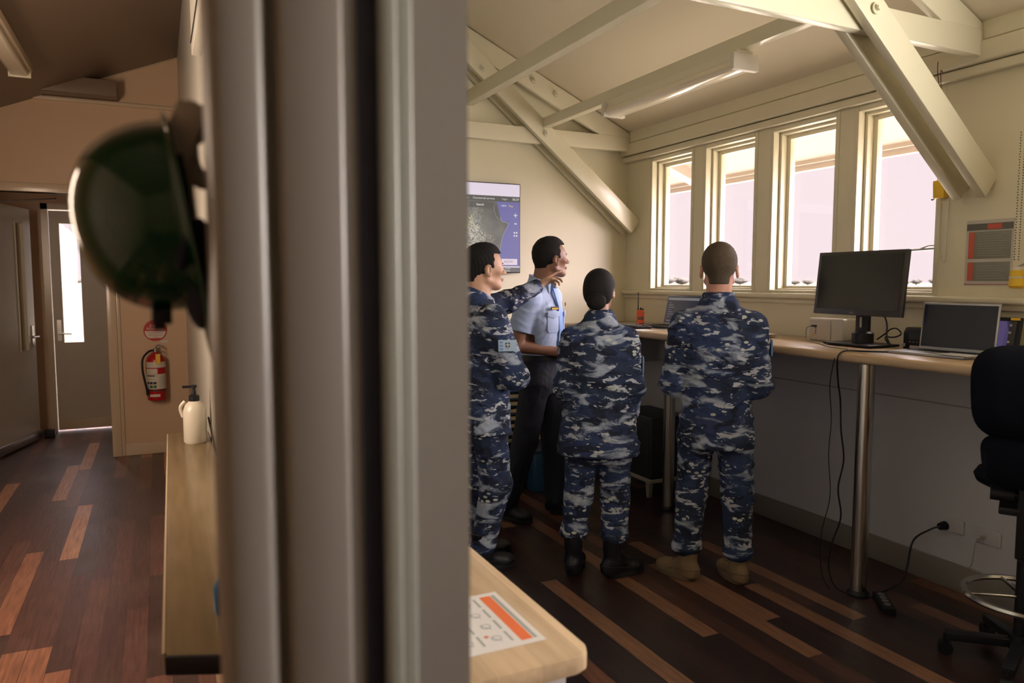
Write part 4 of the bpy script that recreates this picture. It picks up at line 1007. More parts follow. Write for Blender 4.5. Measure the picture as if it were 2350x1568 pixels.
def camo():
    m = bpy.data.materials.new('blue_grey_camouflage'); m.use_nodes = True; N = m.node_tree.nodes; L = m.node_tree.links; b = N['Principled BSDF']
    b.inputs['Roughness'].default_value = .85; b.inputs['Specular IOR Level'].default_value = .25
    t = N.new('ShaderNodeTexCoord'); oi = N.new('ShaderNodeObjectInfo')
    va = N.new('ShaderNodeVectorMath'); va.operation = 'ADD'; L.new(t.outputs['Object'], va.inputs[0])
    cm = N.new('ShaderNodeCombineXYZ'); mm = N.new('ShaderNodeMath'); mm.operation = 'MULTIPLY'; mm.inputs[1].default_value = 9; L.new(oi.outputs['Random'], mm.inputs[0]); L.new(mm.outputs[0], cm.inputs[0]); L.new(mm.outputs[0], cm.inputs[2]); L.new(cm.outputs[0], va.inputs[1])
    def layer(scale, an, lo, hi, dist, seed, detail=5, rough=.55):
        mp = N.new('ShaderNodeMapping'); mp.inputs['Scale'].default_value = an; mp.inputs['Location'].default_value = (seed, seed*2, seed*3); L.new(va.outputs[0], mp.inputs[0])
        n = N.new('ShaderNodeTexNoise'); n.inputs['Scale'].default_value = scale; n.inputs['Detail'].default_value = detail; n.inputs['Roughness'].default_value = rough; n.inputs['Distortion'].default_value = dist; L.new(mp.outputs[0], n.inputs[0])
        r = N.new('ShaderNodeMapRange'); r.inputs[1].default_value = lo; r.inputs[2].default_value = hi; r.inputs[3].default_value = 0; r.inputs[4].default_value = 1; L.new(n.outputs[0], r.inputs[0]); return r.outputs[0]
    def mix(f, a, c):
        mx = N.new('ShaderNodeMix'); mx.data_type = 'RGBA'; L.new(f, mx.inputs[0])
        if isinstance(a, tuple): mx.inputs[6].default_value = (*a, 1)
        else: L.new(a, mx.inputs[6])
        mx.inputs[7].default_value = (*c, 1); return mx.outputs[2]
    c = mix(layer(4, (1, 1, 1.6), .40, .60, .3, 1), (.024, .040, .105), (.018, .028, .058))
    c = mix(layer(6, (1, 1, 2.2), .53, .56, .5, 5), c, (.012, .016, .034))
    c = mix(layer(6.5, (1, 1, 2.4), .535, .63, .6, 9, 6), c, (.29, .34, .43))
    c = mix(layer(11, (1, 1, 2.9), .585, .60, .4, 21, 6, .62), c, (.38, .41, .47))
    # small pale pebbles
    mp = N.new('ShaderNodeMapping'); mp.inputs['Scale'].default_value = (24, 24, 44); L.new(va.outputs[0], mp.inputs[0])
    vo = N.new('ShaderNodeTexVoronoi'); vo.inputs['Scale'].default_value = 1; L.new(mp.outputs[0], vo.inputs[0])
    lt = N.new('ShaderNodeMath'); lt.operation = 'LESS_THAN'; lt.inputs[1].default_value = .33; L.new(vo.outputs['Distance'], lt.inputs[0])
    mk = N.new('ShaderNodeMath'); mk.operation = 'MULTIPLY'; L.new(lt.outputs[0], mk.inputs[0]); L.new(layer(6, (1, 1, 1.5), .60, .61, 0, 33, 2), mk.inputs[1])
    c = mix(mk.outputs[0], c, (.42, .45, .42))
    L.new(c, b.inputs['Base Color'])
    n = N.new('ShaderNodeTexNoise'); n.inputs['Scale'].default_value = 22; n.inputs['Detail'].default_value = 3; n.inputs['Distortion'].default_value = .8; L.new(va.outputs[0], n.inputs[0])
    bp = N.new('ShaderNodeBump'); bp.inputs['Strength'].default_value = .35; bp.inputs['Distance'].default_value = .02; L.new(n.outputs[0], bp.inputs['Height']); L.new(bp.outputs[0], b.inputs['Normal'])
    return m
CAMO = camo()
def skin_mat(name, c):
    m = mat(name, c, .5, noise=.08, nscale=14, bump=.06, bscale=120); b = m.node_tree.nodes['Principled BSDF']
    b.inputs['Subsurface Weight'].default_value = .12; b.inputs['Subsurface Radius'].default_value = (.012, .005, .003); return m
SK1 = skin_mat('skin_light_tan', (.46, .27, .18)); SK2 = skin_mat('skin_brown', (.24, .115, .070)); SK3 = skin_mat('skin_fair', (.50, .26, .19)); SK4 = skin_mat('skin_medium', (.38, .21, .14))
def hair_mat(name, c, bump=.5, sc=(60, 60, 300)):
    m = mat(name, c, .75, spec=.2, noise=.35, nscale=60); N = m.node_tree.nodes; L = m.node_tree.links; b = N['Principled BSDF']
    t = N.new('ShaderNodeTexCoord'); mp = N.new('ShaderNodeMapping'); mp.inputs['Scale'].default_value = sc; L.new(t.outputs['Object'], mp.inputs[0])
    n = N.new('ShaderNodeTexNoise'); n.inputs['Scale'].default_value = 3; n.inputs['Detail'].default_value = 4; L.new(mp.outputs[0], n.inputs[0])
    bp = N.new('ShaderNodeBump'); bp.inputs['Strength'].default_value = bump; bp.inputs['Distance'].default_value = .004; L.new(n.outputs[0], bp.inputs['Height']); L.new(bp.outputs[0], b.inputs['Normal']); return m
HB = hair_mat('black_hair', (.008, .007, .007)); HBL = hair_mat('long_black_hair', (.009, .008, .009), .3, (150, 150, 12)); HBR = hair_mat('cropped_brown_hair', (.075, .056, .038), .6, (90, 90, 90))
EYEW = mat('eye_white', (.6, .57, .52), .2); IRIS = mat('dark_iris', (.01, .007, .005), .15); LIP = mat('lip', (.35, .13, .11), .45)
BROW = mat('eyebrow', (.01, .008, .007), .8)

def rotz(a): c, s = math.cos(a), math.sin(a); return np.array([[c, -s, 0], [s, c, 0], [0, 0, 1.0]])
def frame(az, pitch=0, roll=0):
    """columns = right, forward, up of something facing azimuth az (relative, clockwise from +y), pitched up"""
    R = rotz(-az); cp, sp = math.cos(pitch), math.sin(pitch); cr, sr = math.cos(roll), math.sin(roll)
    return R @ np.array([[1, 0, 0], [0, cp, -sp], [0, sp, cp]]) @ np.array([[cr, 0, sr], [0, 1, 0], [-sr, 0, cr]])

def add_head(s, c, F, neck, k=1.0, female=False):
    """head centred at c with frame F (columns right, forward, up), scale k"""
    def W(x, y, z): return np.array(c)+F @ (np.array([x, y, z])*k)
    E = lambda p, r, kk=.01, op='u', RR=None: s.ell(W(*p), np.array(r)*k, kk, F if RR is None else F @ RR, op)
    j = .92 if female else 1.0
    E((0, -.012, .030), (.076, .094, .088)); E((0, .018, .012), (.070, .080, .080), .02)
    E((0, .030, -.042), (.056*j, .056, .058), .025); E((0, .066, -.090), (.024*j, .022, .020), .03)
    for q in (-1, 1):
        s.cone(W(q*.058*j, .0, -.058), W(q*.020*j, .072, -.090), .013*k, .012*k, .025)
        E((q*.046, .058, -.012), (.022, .022, .018), .02)           # cheekbone
        E((q*.030, .080, .020), (.018, .012, .006), .012)            # brow ridge
        E((q*.031, .088, .004), (.015, .012, .010), .010, 'd')       # socket
        E((q*.031, .074, .004), (.0125, .0125, .0115), .004)         # lids
        # ear
        Re = rotz(q*-.35)
        E((q*.083, -.006, -.010), (.008, .019, .031), .006, RR=Re); E((q*.089, .000, -.008), (.005, .010, .018), .004, 'd', RR=Re); E((q*.083, -.002, -.034), (.006, .010, .011), .006)
    s.cone(W(0, .092, .008), W(0, .114, -.022), .0075*k, .011*k, .010)
    for q in (-1, 1): E((q*.010, .100, -.026), (.008, .009, .007), .006)
    E((0, .092, -.052), (.021, .010, .0058), .006); E((0, .090, -.062), (.018, .010, .0062), .006); s.cone(W(-.019, .101, -.057), W(.019, .101, -.057), .0016*k, .0016*k, .003, op='d')
    n = np.array(neck, float)
    nr = .046 if female else .056
    s.cone(W(0, -.018, -.045), n, nr*k, (nr+.006), .025)
    s.cone(W(0, -.05, .0), n+np.array([0, 0, -.01]), .04*k, nr, .03)

def add_hand(s, w, d, pn, side, curl=.5, rad=.0085, point=False, spread=.1):
    """hand from wrist w along direction d, palm facing pn; side=+1 puts the thumb on the +cross side"""
    d = np.array(d, float); d /= np.linalg.norm(d); pn = np.array(pn, float); pn -= d*(pn@d); pn /= np.linalg.norm(pn)
    t = np.cross(d, pn)*side; w = np.array(w, float)
    M = lambda a, b, c: w+d*a+t*b+pn*c
    for b in (-.026, -.009, .009, .026): s.cone(M(.01, b*.6, 0), M(.082, b, 0), .014, .0115, .012)
    L = [(.034, .020, .017), (.042, .026, .019), (.045, .028, .020), (.040, .024, .018)]
    for i, b in enumerate((-.029, -.010, .010, .029)):
        a = M(.084, b, .001); cu = curl*(1+.12*(3-i)); dirr = d+t*b*spread*10*.3
        if point and i == 3: cu = .1
        if point and i < 3: cu = curl+.15*(3-i)
        ang = cu*.7
        for l in L[i]:
            dd = d*math.cos(ang)+pn*math.sin(ang)+t*b*spread*6; dd /= np.linalg.norm(dd)
            e_ = a+dd*l; s.cone(a, e_, rad*.98, rad*.86, .004); a = e_; ang += cu*.9
    a = M(.015, .028, .004); e1 = M(.042, .050, .016); e2 = M(.068, .056, .026+.015*curl); e3 = M(.088, .050, .034+.025*curl)
    s.cone(a, e1, .014, .0115, .01); s.cone(e1, e2, .011, .0095, .006); s.cone(e2, e3, .0092, .008, .004)

def boot(root, ank, az, m, sole_m, shaft=.24, L=.29, low=False):
    """boot with ankle at ank (x, y) and toes pointing az"""
    F = rotz(-az); c = np.array([ank[0], ank[1], 0.0])
    W = lambda x, y, z: c+F @ np.array([x, y, z])
    s = SDF(c+np.array([-.3, -.3, .0]), c+np.array([.3, .3, shaft+.06]), .005)
    if not low: s.cone(W(0, -.01, .10), W(0, -.015, shaft), .048, .054, .02)
    s.ell(W(0, -.035, .055), (.040, .048, .055), .02, F); s.cone(W(0, .0, .075), W(0, .12, .045), .046, .034, .03)
    s.ell(W(.0, .135, .040), (.047, .062, .036), .03, F); s.cone(W(0, -.03, .03), W(0, .13, .025), .036, .042, .02)
    s.wrinkle(.0025, 60, 3)
    s.cutbox(c-.3, c+.4, (0, 0, .022), (0, 0, -1))
    if not low: s.cut((0, 0, shaft), (0, 0, 1))
    o = link('boot' if not low else 'shoe', s.mesh('boot'), m, root, 0)
    pts = []
    for i in range(28):
        a = 2*PI*i/28; x, y = math.cos(a), math.sin(a)
        w = .043+(.008 if y > 0 else 0); l = .150 if y > 0 else .088
        p = W(math.copysign(abs(x)**.8, x)*w, .045+math.copysign(abs(y)**.9, y)*l, 0); pts.append((p[0], p[1]))
    MB().prism(pts, 'z', 0.001, .030, bev=.004).build('sole', sole_m, o)
    if not low:
        l = MB()
        for i in range(5):
            t = i/4; y = .105-.075*t; z = .078+.065*t**1.4
            for q in (-1, 1): l.tube([W(-q*.022, y, z-.004), W(0, y-.006, z+.006), W(q*.022, y-.014, z+.004)], .0028, seg=6, smooth=3)
        l.build('laces', sole_m, o)
        MB().tube([W(.046, .09, .045), W(.050, .03, .062), W(.046, -.04, .070), W(.0, -.086, .072), W(-.046, -.04, .070), W(-.050, .03, .062), W(-.046, .09, .045)], .003, seg=6).build('welt_seam', sole_m, o)
    return o

def person(label, loc, az, group=None):
    return thing('person', label, 'person', (loc[0], loc[1], 0), -az, group)
BOOTB = mat('black_leather', (.006, .006, .010), .45, spec=.35); SOLEB = mat('black_rubber', (.004, .004, .006), .8)
BOOTT = mat('tan_suede', (.17, .115, .060), .85); SOLET = mat('tan_rubber', (.13, .09, .05), .8)

def trousers(root, hips, knees, anks, top, m, cuff_z, flare=.012, seat=(0, -.02, .17, .125), rk=.072, ra=.062, rh=.095, seed=1, name='trousers', wr=.009):
    s = SDF((-.42, -.42, cuff_z-.06), (.42, .42, top+.04), .007)
    zc = (hips[0][2]+hips[1][2])/2
    s.loft([(zc-.07, seat[0], seat[1], seat[2]*.85, seat[3]*.85), (zc, seat[0], seat[1], seat[2], seat[3]), (top, seat[0], seat[1], seat[2]*.9, seat[3]*.85)], .03)
    for h, k, a in zip(hips, knees, anks):
        s.cone(h, k, rh, rk, .03); s.cone(k, a, rk, ra, .025)
        if flare: s.ell((a[0], a[1], cuff_z+.045), (ra+flare, ra+flare, .045), .03)
    s.wrinkle(wr, 26, seed, (1, 1, 1.3))
    s.cut((0, 0, cuff_z), (0, 0, -1)); s.cut((0, 0, top), (0, 0, 1))
    return link(name, s.mesh('trousers'), m, root, 0)

def jacket(root, tab, arms, m, hem, neckc, collar_r, seed=1, name='jacket', wr=.010, extra=None, collar=True, armr=(.070, .060, .050), h=.007, tilt=(0, 0, 1)):
    """arms: list of (shoulder, elbow, wrist)"""
    s = SDF((-.62, -.50, hem-.03), (.62, .72, neckc[2]+.08), h)
    s.loft(tab, .03)
    for (sh, el, wr_) in arms:
        s.cone(sh, el, armr[0], armr[1], .045); s.cone(el, wr_, armr[1]*1.02, armr[2], .02)
        s.ell(el, (armr[1]*1.12,)*3, .02)
    if collar: s.cone((neckc[0], neckc[1], neckc[2]-.05), neckc, collar_r+.022, collar_r+.010, .03)
    if extra: extra(s)
    s.wrinkle(wr, 24, seed, (.8, .8, 1.5))
    if collar:
        # open the collar around the neck
        s.cone((neckc[0], neckc[1]+.004, neckc[2]-.03), (neckc[0], neckc[1]+.006, neckc[2]+.10), collar_r, collar_r+.006, .004, op='d')
        s.cutbox((neckc[0]-.10, neckc[1]-.12, neckc[2]-.06), (neckc[0]+.10, neckc[1]+.13, neckc[2]+.1), neckc, tilt)
    for (sh, el, wr_) in arms:
        w = np.array(wr_, float); d = w-np.array(el, float); d /= np.linalg.norm(d)
        s.cutbox(w-.085, w+.085, w-d*.0, d)
    s.cutbox((-.3, -.3, hem-.1), (.3, .3, hem+.05), (0, 0, hem), (0, 0, -1))
    return link(name, s.mesh('jacket'), m, root, 0)

def body(root, headc, F, neck, arms, hands, legs, m, k=1.0, female=False, torso=None, h=.005, ar=(.045, .040, .028)):
    s = SDF((-.62, -.50, .05), (.62, .78, headc[2]+.16), h)
    add_head(s, headc, F, neck, k, female)
    if torso is not None: s.loft(torso, .03)
    for (sh, el, wr_) in arms: s.cone(sh, el, ar[0], ar[1], .03); s.cone(el, wr_, ar[1], ar[2], .015)
    for hd in hands: add_hand(s, *hd[:4], **hd[4])
    for h_, k_, a_ in legs: s.cone(h_, k_, .075, .050, .03); s.cone(k_, a_, .050, .036, .02)
    return link('body', s.mesh('body'), m, root, 0)

def shorthair(root, c, F, m, k=1.0, hl=.045, side=.0, top=.012, back=-.055, seed=1, name='hair', spike=.0, front=.075, crown=0):
    """cap of short hair; removed in front of the hairline and below the ears"""
    c = np.array(c, float); W = lambda x, y, z: c+F @ (np.array([x, y, z])*k)
    s = SDF(c-.17, c+.17, .004)
    s.ell(W(0, -.014, .034), np.array([.079, .098, .090])*k+np.array([.003, .004, top*.5]), .01, F)
    s.ell(W(0, .014, .030+top*.4), np.array([.072, .080, .078])*k+np.array([.002, .004, top]), .02, F)
    if crown: s.ell(W(0, .04, .085), (.055, .045, .028), .02, F)
    s.cone(W(0, -.055, -.0), W(0, -.052, back+.01), .052*k, .047*k, .02)
    s.wrinkle(.0035+spike, 150, seed)
    n = lambda x, y, z: F @ np.array([x, y, z])
    # face opening: everything forward of the hairline and lower than it
    G = s; X, Y, Z = G.ax[0][:, None, None]-c[0], G.ax[1][None, :, None]-c[1], G.ax[2][None, None, :]-c[2]
    fx = (X*F[0, 0]+Y*F[1, 0]+Z*F[2, 0])/k; fy = (X*F[0, 1]+Y*F[1, 1]+Z*F[2, 1])/k; fz = (X*F[0, 2]+Y*F[1, 2]+Z*F[2, 2])/k
    wob = .003*np.sin(fz*180)+.002*np.sin(fx*240)
    face = np.minimum(fy-.030-wob, hl+.018-fz+.0*fy)      # inside the face region when both > 0
    face2 = np.minimum(fy+.010, .000-fz+side)              # in front of / below the ear
    face3 = back-fz
    ear = .026-np.sqrt(((np.abs(fx)-.082)/.8)**2+(fy+.004)**2+(fz+.012)**2)
    reg = np.maximum(np.maximum(face, face2), np.maximum(face3, ear))
    G.f = np.maximum(G.f, (reg*.9).astype(np.float32))
    return link(name, s.mesh('hair'), m, root, 0)
def eyes(root, c, F, k=1.0, brow=BROW):
    W = lambda x, y, z: Vector((np.array(c)+F @ (np.array([x, y, z])*k)).tolist())
    b = MB()
    for q in (-1, 1): b.ball(W(q*.031, .0765, .004), .0112*k)
    o = b.build('eyes', EYEW, root)
    b = MB()
    for q in (-1, 1): b.ball(W(q*.030, .0835, .004), .0055*k, seg=12)
    b.build('irises', IRIS, o)
    b = MB()
    for q in (-1, 1): b.tube([W(q*.014, .093, .021), W(q*.030, .0925, .027), W(q*.048, .078, .022)], .0032*k, seg=6)
    b.build('eyebrows', brow, root)
    b = MB(); b.tube([W(-.017, .0985, -.0545), W(0, .104, -.0515), W(.017, .0985, -.0545)], .0016*k, seg=6).tube([W(-.015, .0975, -.0595), W(0, .102, -.0625), W(.015, .0975, -.0595)], .0020*k, seg=6)
    b.build('lips', LIP, root)

# ---- the fair-haired man on the right, seen from behind
def man_right():
    r = person('man in blue camouflage uniform and tan boots seen from behind, cropped brown hair', (2.635, 3.02), 0.716)
    F = frame(.0, -.02); hc = (0.0, .03, 1.662); neck = (0, -.005, 1.47)
    armsJ = [((-.172, -.01, 1.375), (-.222, -.02, 1.06), (-.13, .19, .99)), ((.172, -.01, 1.370), (.208, -.02, 1.07), (.12, .19, 1.0))]
    legs = [((-.09, 0, .90), (-.115, .02, .50), (-.135, -.01, .10)), ((.09, 0, .90), (.112, .02, .50), (.125, -.01, .10))]
    body(r, hc, F, neck, [((-.16, 0, 1.37), (-.222, -.02, 1.06), (-.10, .235, .98)), ((.16, 0, 1.37), (.208, -.02, 1.07), (.09, .235, .99))],
         [((-.10, .235, .98), (.95, .3, 0), (0, -.5, .6), 1, dict(curl=.5)), ((.09, .235, .99), (-.95, .3, 0.1), (0, -.5, -.6), 1, dict(curl=.5))],
         legs, SK3, k=1.11, torso=[(.85, 0, 0, .14, .09), (1.05, 0, 0, .135, .09), (1.30, 0, 0, .165, .10), (1.43, 0, -.005, .14, .075), (1.49, 0, 0, .07, .06)])
    tab = [(.70, 0, 0, .205, .150), (.80, 0, 0, .198, .150), (.95, 0, 0, .178, .135), (1.08, 0, -.005, .175, .130), (1.22, 0, -.01, .205, .140), (1.33, 0, -.012, .212, .135), (1.40, 0, -.01, .178, .110), (1.45, 0, -.01, .128, .085), (1.50, 0, -.005, .088, .075)]
    jacket(r, tab, armsJ, CAMO, .735, (0, -.005, 1.545), .068, seed=4, armr=(.078, .066, .050))
    MB().box(.262, .270, -.055, .035, 1.22, 1.30, bev=.002).build('shoulder_patch', mat('patch_blue', (.10, .19, .40), .7), r)
    trousers(r, [(-.095, 0, .80), (.095, 0, .80)], [(-.118, .01, .47), (.118, .01, .48)], [(-.138, -.01, .19), (.128, -.01, .19)], .86, CAMO, .130, seat=(0, -.01, .185, .13), rk=.083, ra=.070, rh=.098, seed=5, flare=.010)
    boot(r, (-.138, -.02), -.95, BOOTT, SOLET, shaft=.19); boot(r, (.128, .0), -.45, BOOTT, SOLET, shaft=.19)
    shorthair(r, hc, F, HBR, k=1.11, hl=.05, top=.010, back=-.072, seed=2)
    eyes(r, hc, F, 1.11, brow=HBR)
man_right()

# ---- the woman with the low bun
def woman():
    r = person('woman in blue camouflage uniform with black hair in a low bun, seen from behind', (2.13, 3.37), .564)
    F = frame(.38, -.03); hc = (0.0, .04, 1.545); neck = (0, .0, 1.38)
    armsJ = [((-.145, -.005, 1.29), (-.182, -.02, 1.03), (-.14, .13, .88)), ((.145, -.005, 1.29), (.180, -.025, 1.04), (.165, .06, .86))]
    legs = [((-.08, 0, .80), (-.10, .01, .45), (-.125, -.01, .10)), ((.08, 0, .80), (.09, .02, .45), (.095, -.03, .10))]
    body(r, hc, F, neck, [((-.14, 0, 1.27), (-.182, -.02, 1.03), (-.125, .17, .85)), ((.14, 0, 1.27), (.180, -.025, 1.04), (.160, .075, .83))],
         [((-.125, .17, .85), (.5, .6, -.5), (.6, -.3, 0), 1, dict(curl=.6)), ((.160, .075, .83), (-.3, .4, -.8), (-.7, .3, 0), -1, dict(curl=.6))],
         legs, SK4, k=.94, female=True, torso=[(.75, 0, 0, .13, .09), (.98, 0, 0, .115, .08), (1.18, 0, 0, .135, .09), (1.30, 0, -.005, .11, .065), (1.36, 0, 0, .055, .05)])
    tab = [(.64, 0, -.005, .228, .165), (.74, 0, -.005, .218, .158), (.88, 0, 0, .198, .140), (1.0, 0, 0, .182, .125), (1.13, 0, -.01, .182, .128), (1.24, 0, -.012, .182, .120), (1.32, 0, -.01, .145, .092), (1.38, 0, -.005, .100, .075), (1.42, 0, 0, .07, .06)]
    jacket(r, tab, armsJ, CAMO, .672, (0, -.002, 1.452), .054, seed=9, armr=(.068, .060, .048))
    MB().box(.226, .235, -.055, .03, 1.11, 1.20, bev=.002).build('shoulder_patch', mat('patch_blue'), r)
    trousers(r, [(-.085, 0, .70), (.085, 0, .70)], [(-.105, .0, .43), (.092, .01, .43)], [(-.128, -.01, .25), (.092, -.03, .24)], .76, CAMO, .185, seat=(0, -.01, .19, .13), rk=.080, ra=.070, rh=.095, seed=11, flare=.008)
    boot(r, (-.130, -.02), .12, BOOTB, SOLEB, shaft=.24); boot(r, (.090, -.04), .95, BOOTB, SOLEB, shaft=.24)
    # hair: smooth cap drawn back into a bun
    c = np.array(hc); W = lambda x, y, z: c+F @ (np.array([x, y, z])*.94)
    s = SDF(c-.19, c+.19, .004)
    s.ell(W(0, -.014, .032), (.082, .100, .093), .01, F); s.ell(W(0, -.035, -.02), (.074, .072, .075), .03, F)
    n0 = F @ np.array([0, 1, -.35]); s.cut(W(0, .052, .02), n0)
    s.cutbox(c-.19, c+.19, W(0, 0, -.075), F @ np.array([0, .25, -1]))
    h = link('hair', s.mesh('hair'), HBL, r, 0)
    b = SDF(c-.25, c+.15, .004); b.ell((-.018, -.088, 1.488), (.052, .038, .042), .02); b.ell((-.018, -.075, 1.51), (.042, .03, .02), .02); b.wrinkle(.0022, 90, 3, (.6, .6, 3))
    link('bun', b.mesh('bun'), HBL, h, 0)
    eyes(r, hc, F, .94)
woman()

# ---- the man on the left, pointing towards the window
def man_pointing():
    r = person('black-haired man in blue camouflage uniform at the door frame, pointing with a raised arm', (1.63, 3.78), 1.60)
    F = frame(.02, .0); hc = (0.0, .004, 1.668); neck = (0, -.03, 1.475)
    shR, elR, wrR = (.185, -.02, 1.40), (.225, .095, 1.09), (-.02, .20, 1.11)
    shL, elL, wrL = (-.175, .0, 1.43), (-.245, .25, 1.475), (-.275, .475, 1.572)
    legs = [((-.09, -.01, .90), (-.10, .02, .50), (-.12, .02, .10)), ((.09, -.01, .90), (.10, .02, .50), (.11, -.05, .10))]
    body(r, hc, F, neck, [(shR, elR, wrR), (shL, elL, wrL)],
         [(wrR, (-.95, .1, .1), (0, -.3, 1), 1, dict(curl=.5)), (wrL, (-.10, .80, .42), (.55, .15, -.65), -1, dict(curl=.55, point=True))],
         legs, SK1, k=1.09, torso=[(.85, 0, 0, .14, .09), (1.05, 0, 0, .135, .09), (1.30, 0, 0, .165, .10), (1.43, 0, -.01, .14, .075), (1.50, 0, -.02, .07, .06)])
    tab = [(.74, 0, -.01, .215, .150), (.85, 0, -.01, .20, .148), (.98, 0, -.01, .180, .140), (1.10, 0, .005, .180, .140), (1.22, 0, .005, .200, .142), (1.32, 0, -.005, .212, .135), (1.41, 0, -.02, .195, .112), (1.46, 0, -.025, .145, .09), (1.50, 0, -.03, .09, .075)]
    jacket(r, tab, [(shR, elR, wrR), (shL, elL, wrL)], CAMO, .765, (0, -.035, 1.545), .062, seed=14, armr=(.080, .066, .046), tilt=(0, .45, 1))
    # shoulder patch with a crest on the near sleeve
    Mp = Matrix.Translation((.283, .022, 1.262)) @ Matrix.Rotation(-.12, 4, 'Z') @ Matrix.Rotation(-.12, 4, 'Y')
    pa = MB().box(.0, .006, -.050, .050, -.030, .030, M=Mp, bev=.001).build('shoulder_patch', mat('patch_pale_blue', (.26, .36, .46), .7), r)
    MB().prism([(-.012, .016), (.012, .016), (.012, -.004), (0, -.018), (-.012, -.004)], 'x', .006, .0075, M=Mp).build('crest', mat('crest_dark', (.05, .06, .07), .7), pa)
    MB().box(.0075, .0085, -.002, .002, -.015, .014, M=Mp).box(.0075, .0085, -.010, .010, .002, .006, M=Mp).build('crest_cross', mat('crest_cream', (.5, .5, .42), .7), pa)
    b = MB()
    for z in (-.018, 0, .018): b.box(.006, .0072, -.044, -.026, z-.005, z+.005, M=Mp)
    b.build('stitched_mark', mat('patch_blue'), pa)
    trousers(r, [(-.095, -.01, .80), (.095, -.01, .80)], [(-.10, .02, .48), (.105, .03, .48)], [(-.12, .02, .14), (.11, -.05, .14)], .88, CAMO, .105, seat=(0, -.015, .18, .14), rk=.088, ra=.066, rh=.10, seed=15, flare=.006)
    boot(r, (-.12, .02), .1, BOOTB, SOLEB, shaft=.22); boot(r, (.11, -.05), -.05, BOOTB, SOLEB, shaft=.22)
    shorthair(r, hc, F, HB, k=1.09, hl=.058, top=.018, back=-.066, seed=6, spike=.001)
    eyes(r, hc, F, 1.09)
man_pointing()

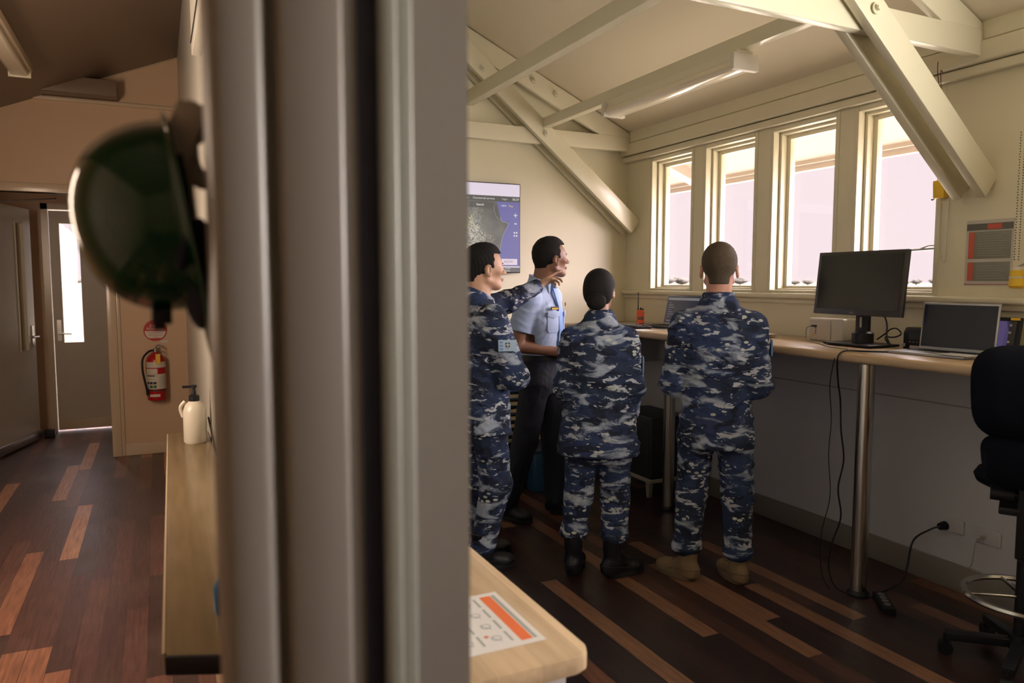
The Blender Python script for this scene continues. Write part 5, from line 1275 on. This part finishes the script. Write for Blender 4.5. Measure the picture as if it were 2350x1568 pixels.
# ---- the officer in the light blue shirt
def officer():
    r = person('man in light blue short-sleeved shirt and dark trousers looking towards the window', (2.295, 4.36), 2.45)
    F = frame(-.86, .04); k = 1.12; hc = (-.02, .060, 1.745); neck = (0, .0, 1.555)
    shR, elR, wrR = (.190, -.015, 1.485), (.235, -.075, 1.185), (.055, .165, 1.135)
    shL, elL, wrL = (-.190, -.015, 1.485), (-.255, .02, 1.21), (-.055, .185, 1.13)
    legs = [((-.095, 0, .98), (-.11, .05, .54), (-.12, .07, .10)), ((.095, 0, .98), (.12, -.06, .54), (.13, -.19, .10))]
    body(r, hc, F, neck, [(shR, elR, wrR), (shL, elL, wrL)],
         [(wrR, (-.9, .35, 0), (0, -.2, 1), 1, dict(curl=.6)), (wrL, (.9, .3, 0), (0, -.3, 1), -1, dict(curl=.6))],
         legs, SK2, k=k, torso=[(.95, 0, 0, .14, .09), (1.12, 0, 0, .14, .09), (1.38, 0, 0, .17, .10), (1.50, 0, -.01, .14, .075), (1.58, 0, -.01, .065, .06)], ar=(.058, .046, .030))
    SH = mat('pale_blue_shirt', (.36, .46, .66), .75, noise=.05, nscale=5, bump=.25, bscale=18)
    tab = [(1.07, 0, 0, .160, .118), (1.12, 0, 0, .168, .124), (1.22, 0, .005, .182, .130), (1.34, 0, .005, .205, .138), (1.42, 0, -.002, .208, .128), (1.49, 0, -.01, .190, .104), (1.54, 0, -.01, .140, .085), (1.58, 0, -.01, .085, .07)]
    cuR = tuple(np.array(shR)+(np.array(elR)-np.array(shR))*.70); cuL = tuple(np.array(shL)+(np.array(elL)-np.array(shL))*.70)
    s = jacket(r, tab, [(shR, shR, cuR), (shL, shL, cuL)], SH, 1.085, (0, -.008, 1.625), .064, seed=21, wr=.006, armr=(.078, .076, .070), name='shirt', tilt=(0, .35, 1), h=.006)
    MB().beam((0, .082, 1.585), (0, .098, 1.55), .046, .03, up=(0, 1, 0)).beam((0, .094, 1.555), (0, .138, 1.42), .052, .010, up=(0, 1, 0)).beam((0, .137, 1.425), (0, .145, 1.26), .066, .010, up=(0, 1, 0)).beam((0, .145, 1.265), (0, .136, 1.12), .074, .010, up=(0, 1, 0)).build('tie', mat('blue_tie', (.18, .32, .62), .6), r)
    PK = mat('pale_blue_shirt')
    for x in (-.095, .095):
        a = -.32 if x > 0 else .32
        M = Matrix.Translation((x, .118, 1.36)) @ Matrix.Rotation(a, 4, 'Z')
        MB().prism([(-.055, .03), (.055, .03), (.055, -.08), (.04, -.095), (-.04, -.095), (-.055, -.08)], 'y', .0, .012, M=M, bev=.002).build('pocket', PK, r)
        MB().prism([(-.058, .045), (.058, .045), (.058, .012), (0, -.004), (-.058, .012)], 'y', .011, .017, M=M, bev=.002).build('pocket_flap', PK, r)
    M = Matrix.Translation((.095, .135, 1.425)) @ Matrix.Rotation(-.32, 4, 'Z')
    nb = MB().box(-.035, .035, .0, .006, -.010, .010, M=M).build('name_badge', mat('badge_black', (.02, .02, .02), .3), r)
    MB().box(-.032, .032, .006, .007, -.008, .002, M=M).build('gold_strip', mat('badge_gold', (.55, .33, .03), .3, metal=.5), nb)
    M = Matrix.Translation((-.095, .135, 1.445)) @ Matrix.Rotation(.32, 4, 'Z')
    MB().prism([(-.04, .012), (0, -.012), (.04, .012), (0, .004)], 'y', 0, .005, M=M).build('wings_badge', mat('badge_black'), r)
    for q in (-1, 1): MB().beam((q*.075, -.012, 1.588), (q*.165, -.012, 1.555), .045, .010, bev=.003).build('epaulette', mat('epaulette_blue', (.20, .27, .45), .7), r)
    for q in (-1, 1): MB().prism([(q*.005, 1.63), (q*.062, 1.60), (q*.055, 1.545), (q*.018, 1.555)], 'y', .050, .062, M=Matrix.Translation((0, .35*0+.02, 0)) @ Matrix.Translation((0, 0, -.03)), bev=.002).build('collar_point', PK, r)
    TR = mat('dark_navy_trousers', (.007, .010, .020), .85, bump=.15, bscale=25)
    trousers(r, [(-.09, 0, .93), (.09, 0, .93)], [(-.11, .05, .54), (.12, -.06, .54)], [(-.12, .07, .12), (.13, -.19, .12)], 1.115, TR, .06, flare=0, seat=(0, -.005, .178, .132), rk=.085, ra=.078, rh=.10, seed=23, wr=.006)
    bl = MB(); n = 40; bl.lathe([(1, -.018), (1.02, -.018), (1.02, .018), (1, .018)], seg=n, M=Matrix.Translation((0, 0, 1.10)) @ Matrix.Diagonal((.170, .127, 1, 1))); b = bl.build('belt', mat('black_leather'), r)
    MB().box(-.025, .025, .128, .136, 1.08, 1.12, bev=.002).build('buckle', STEEL, b)
    boot(r, (-.12, .07), -.15, BOOTB, SOLEB, low=True); boot(r, (.13, -.19), .10, BOOTB, SOLEB, low=True)
    shorthair(r, hc, F, HB, k=k, hl=.062, top=.018, back=-.052, seed=8, spike=.001)
    eyes(r, hc, F, k)
officer()
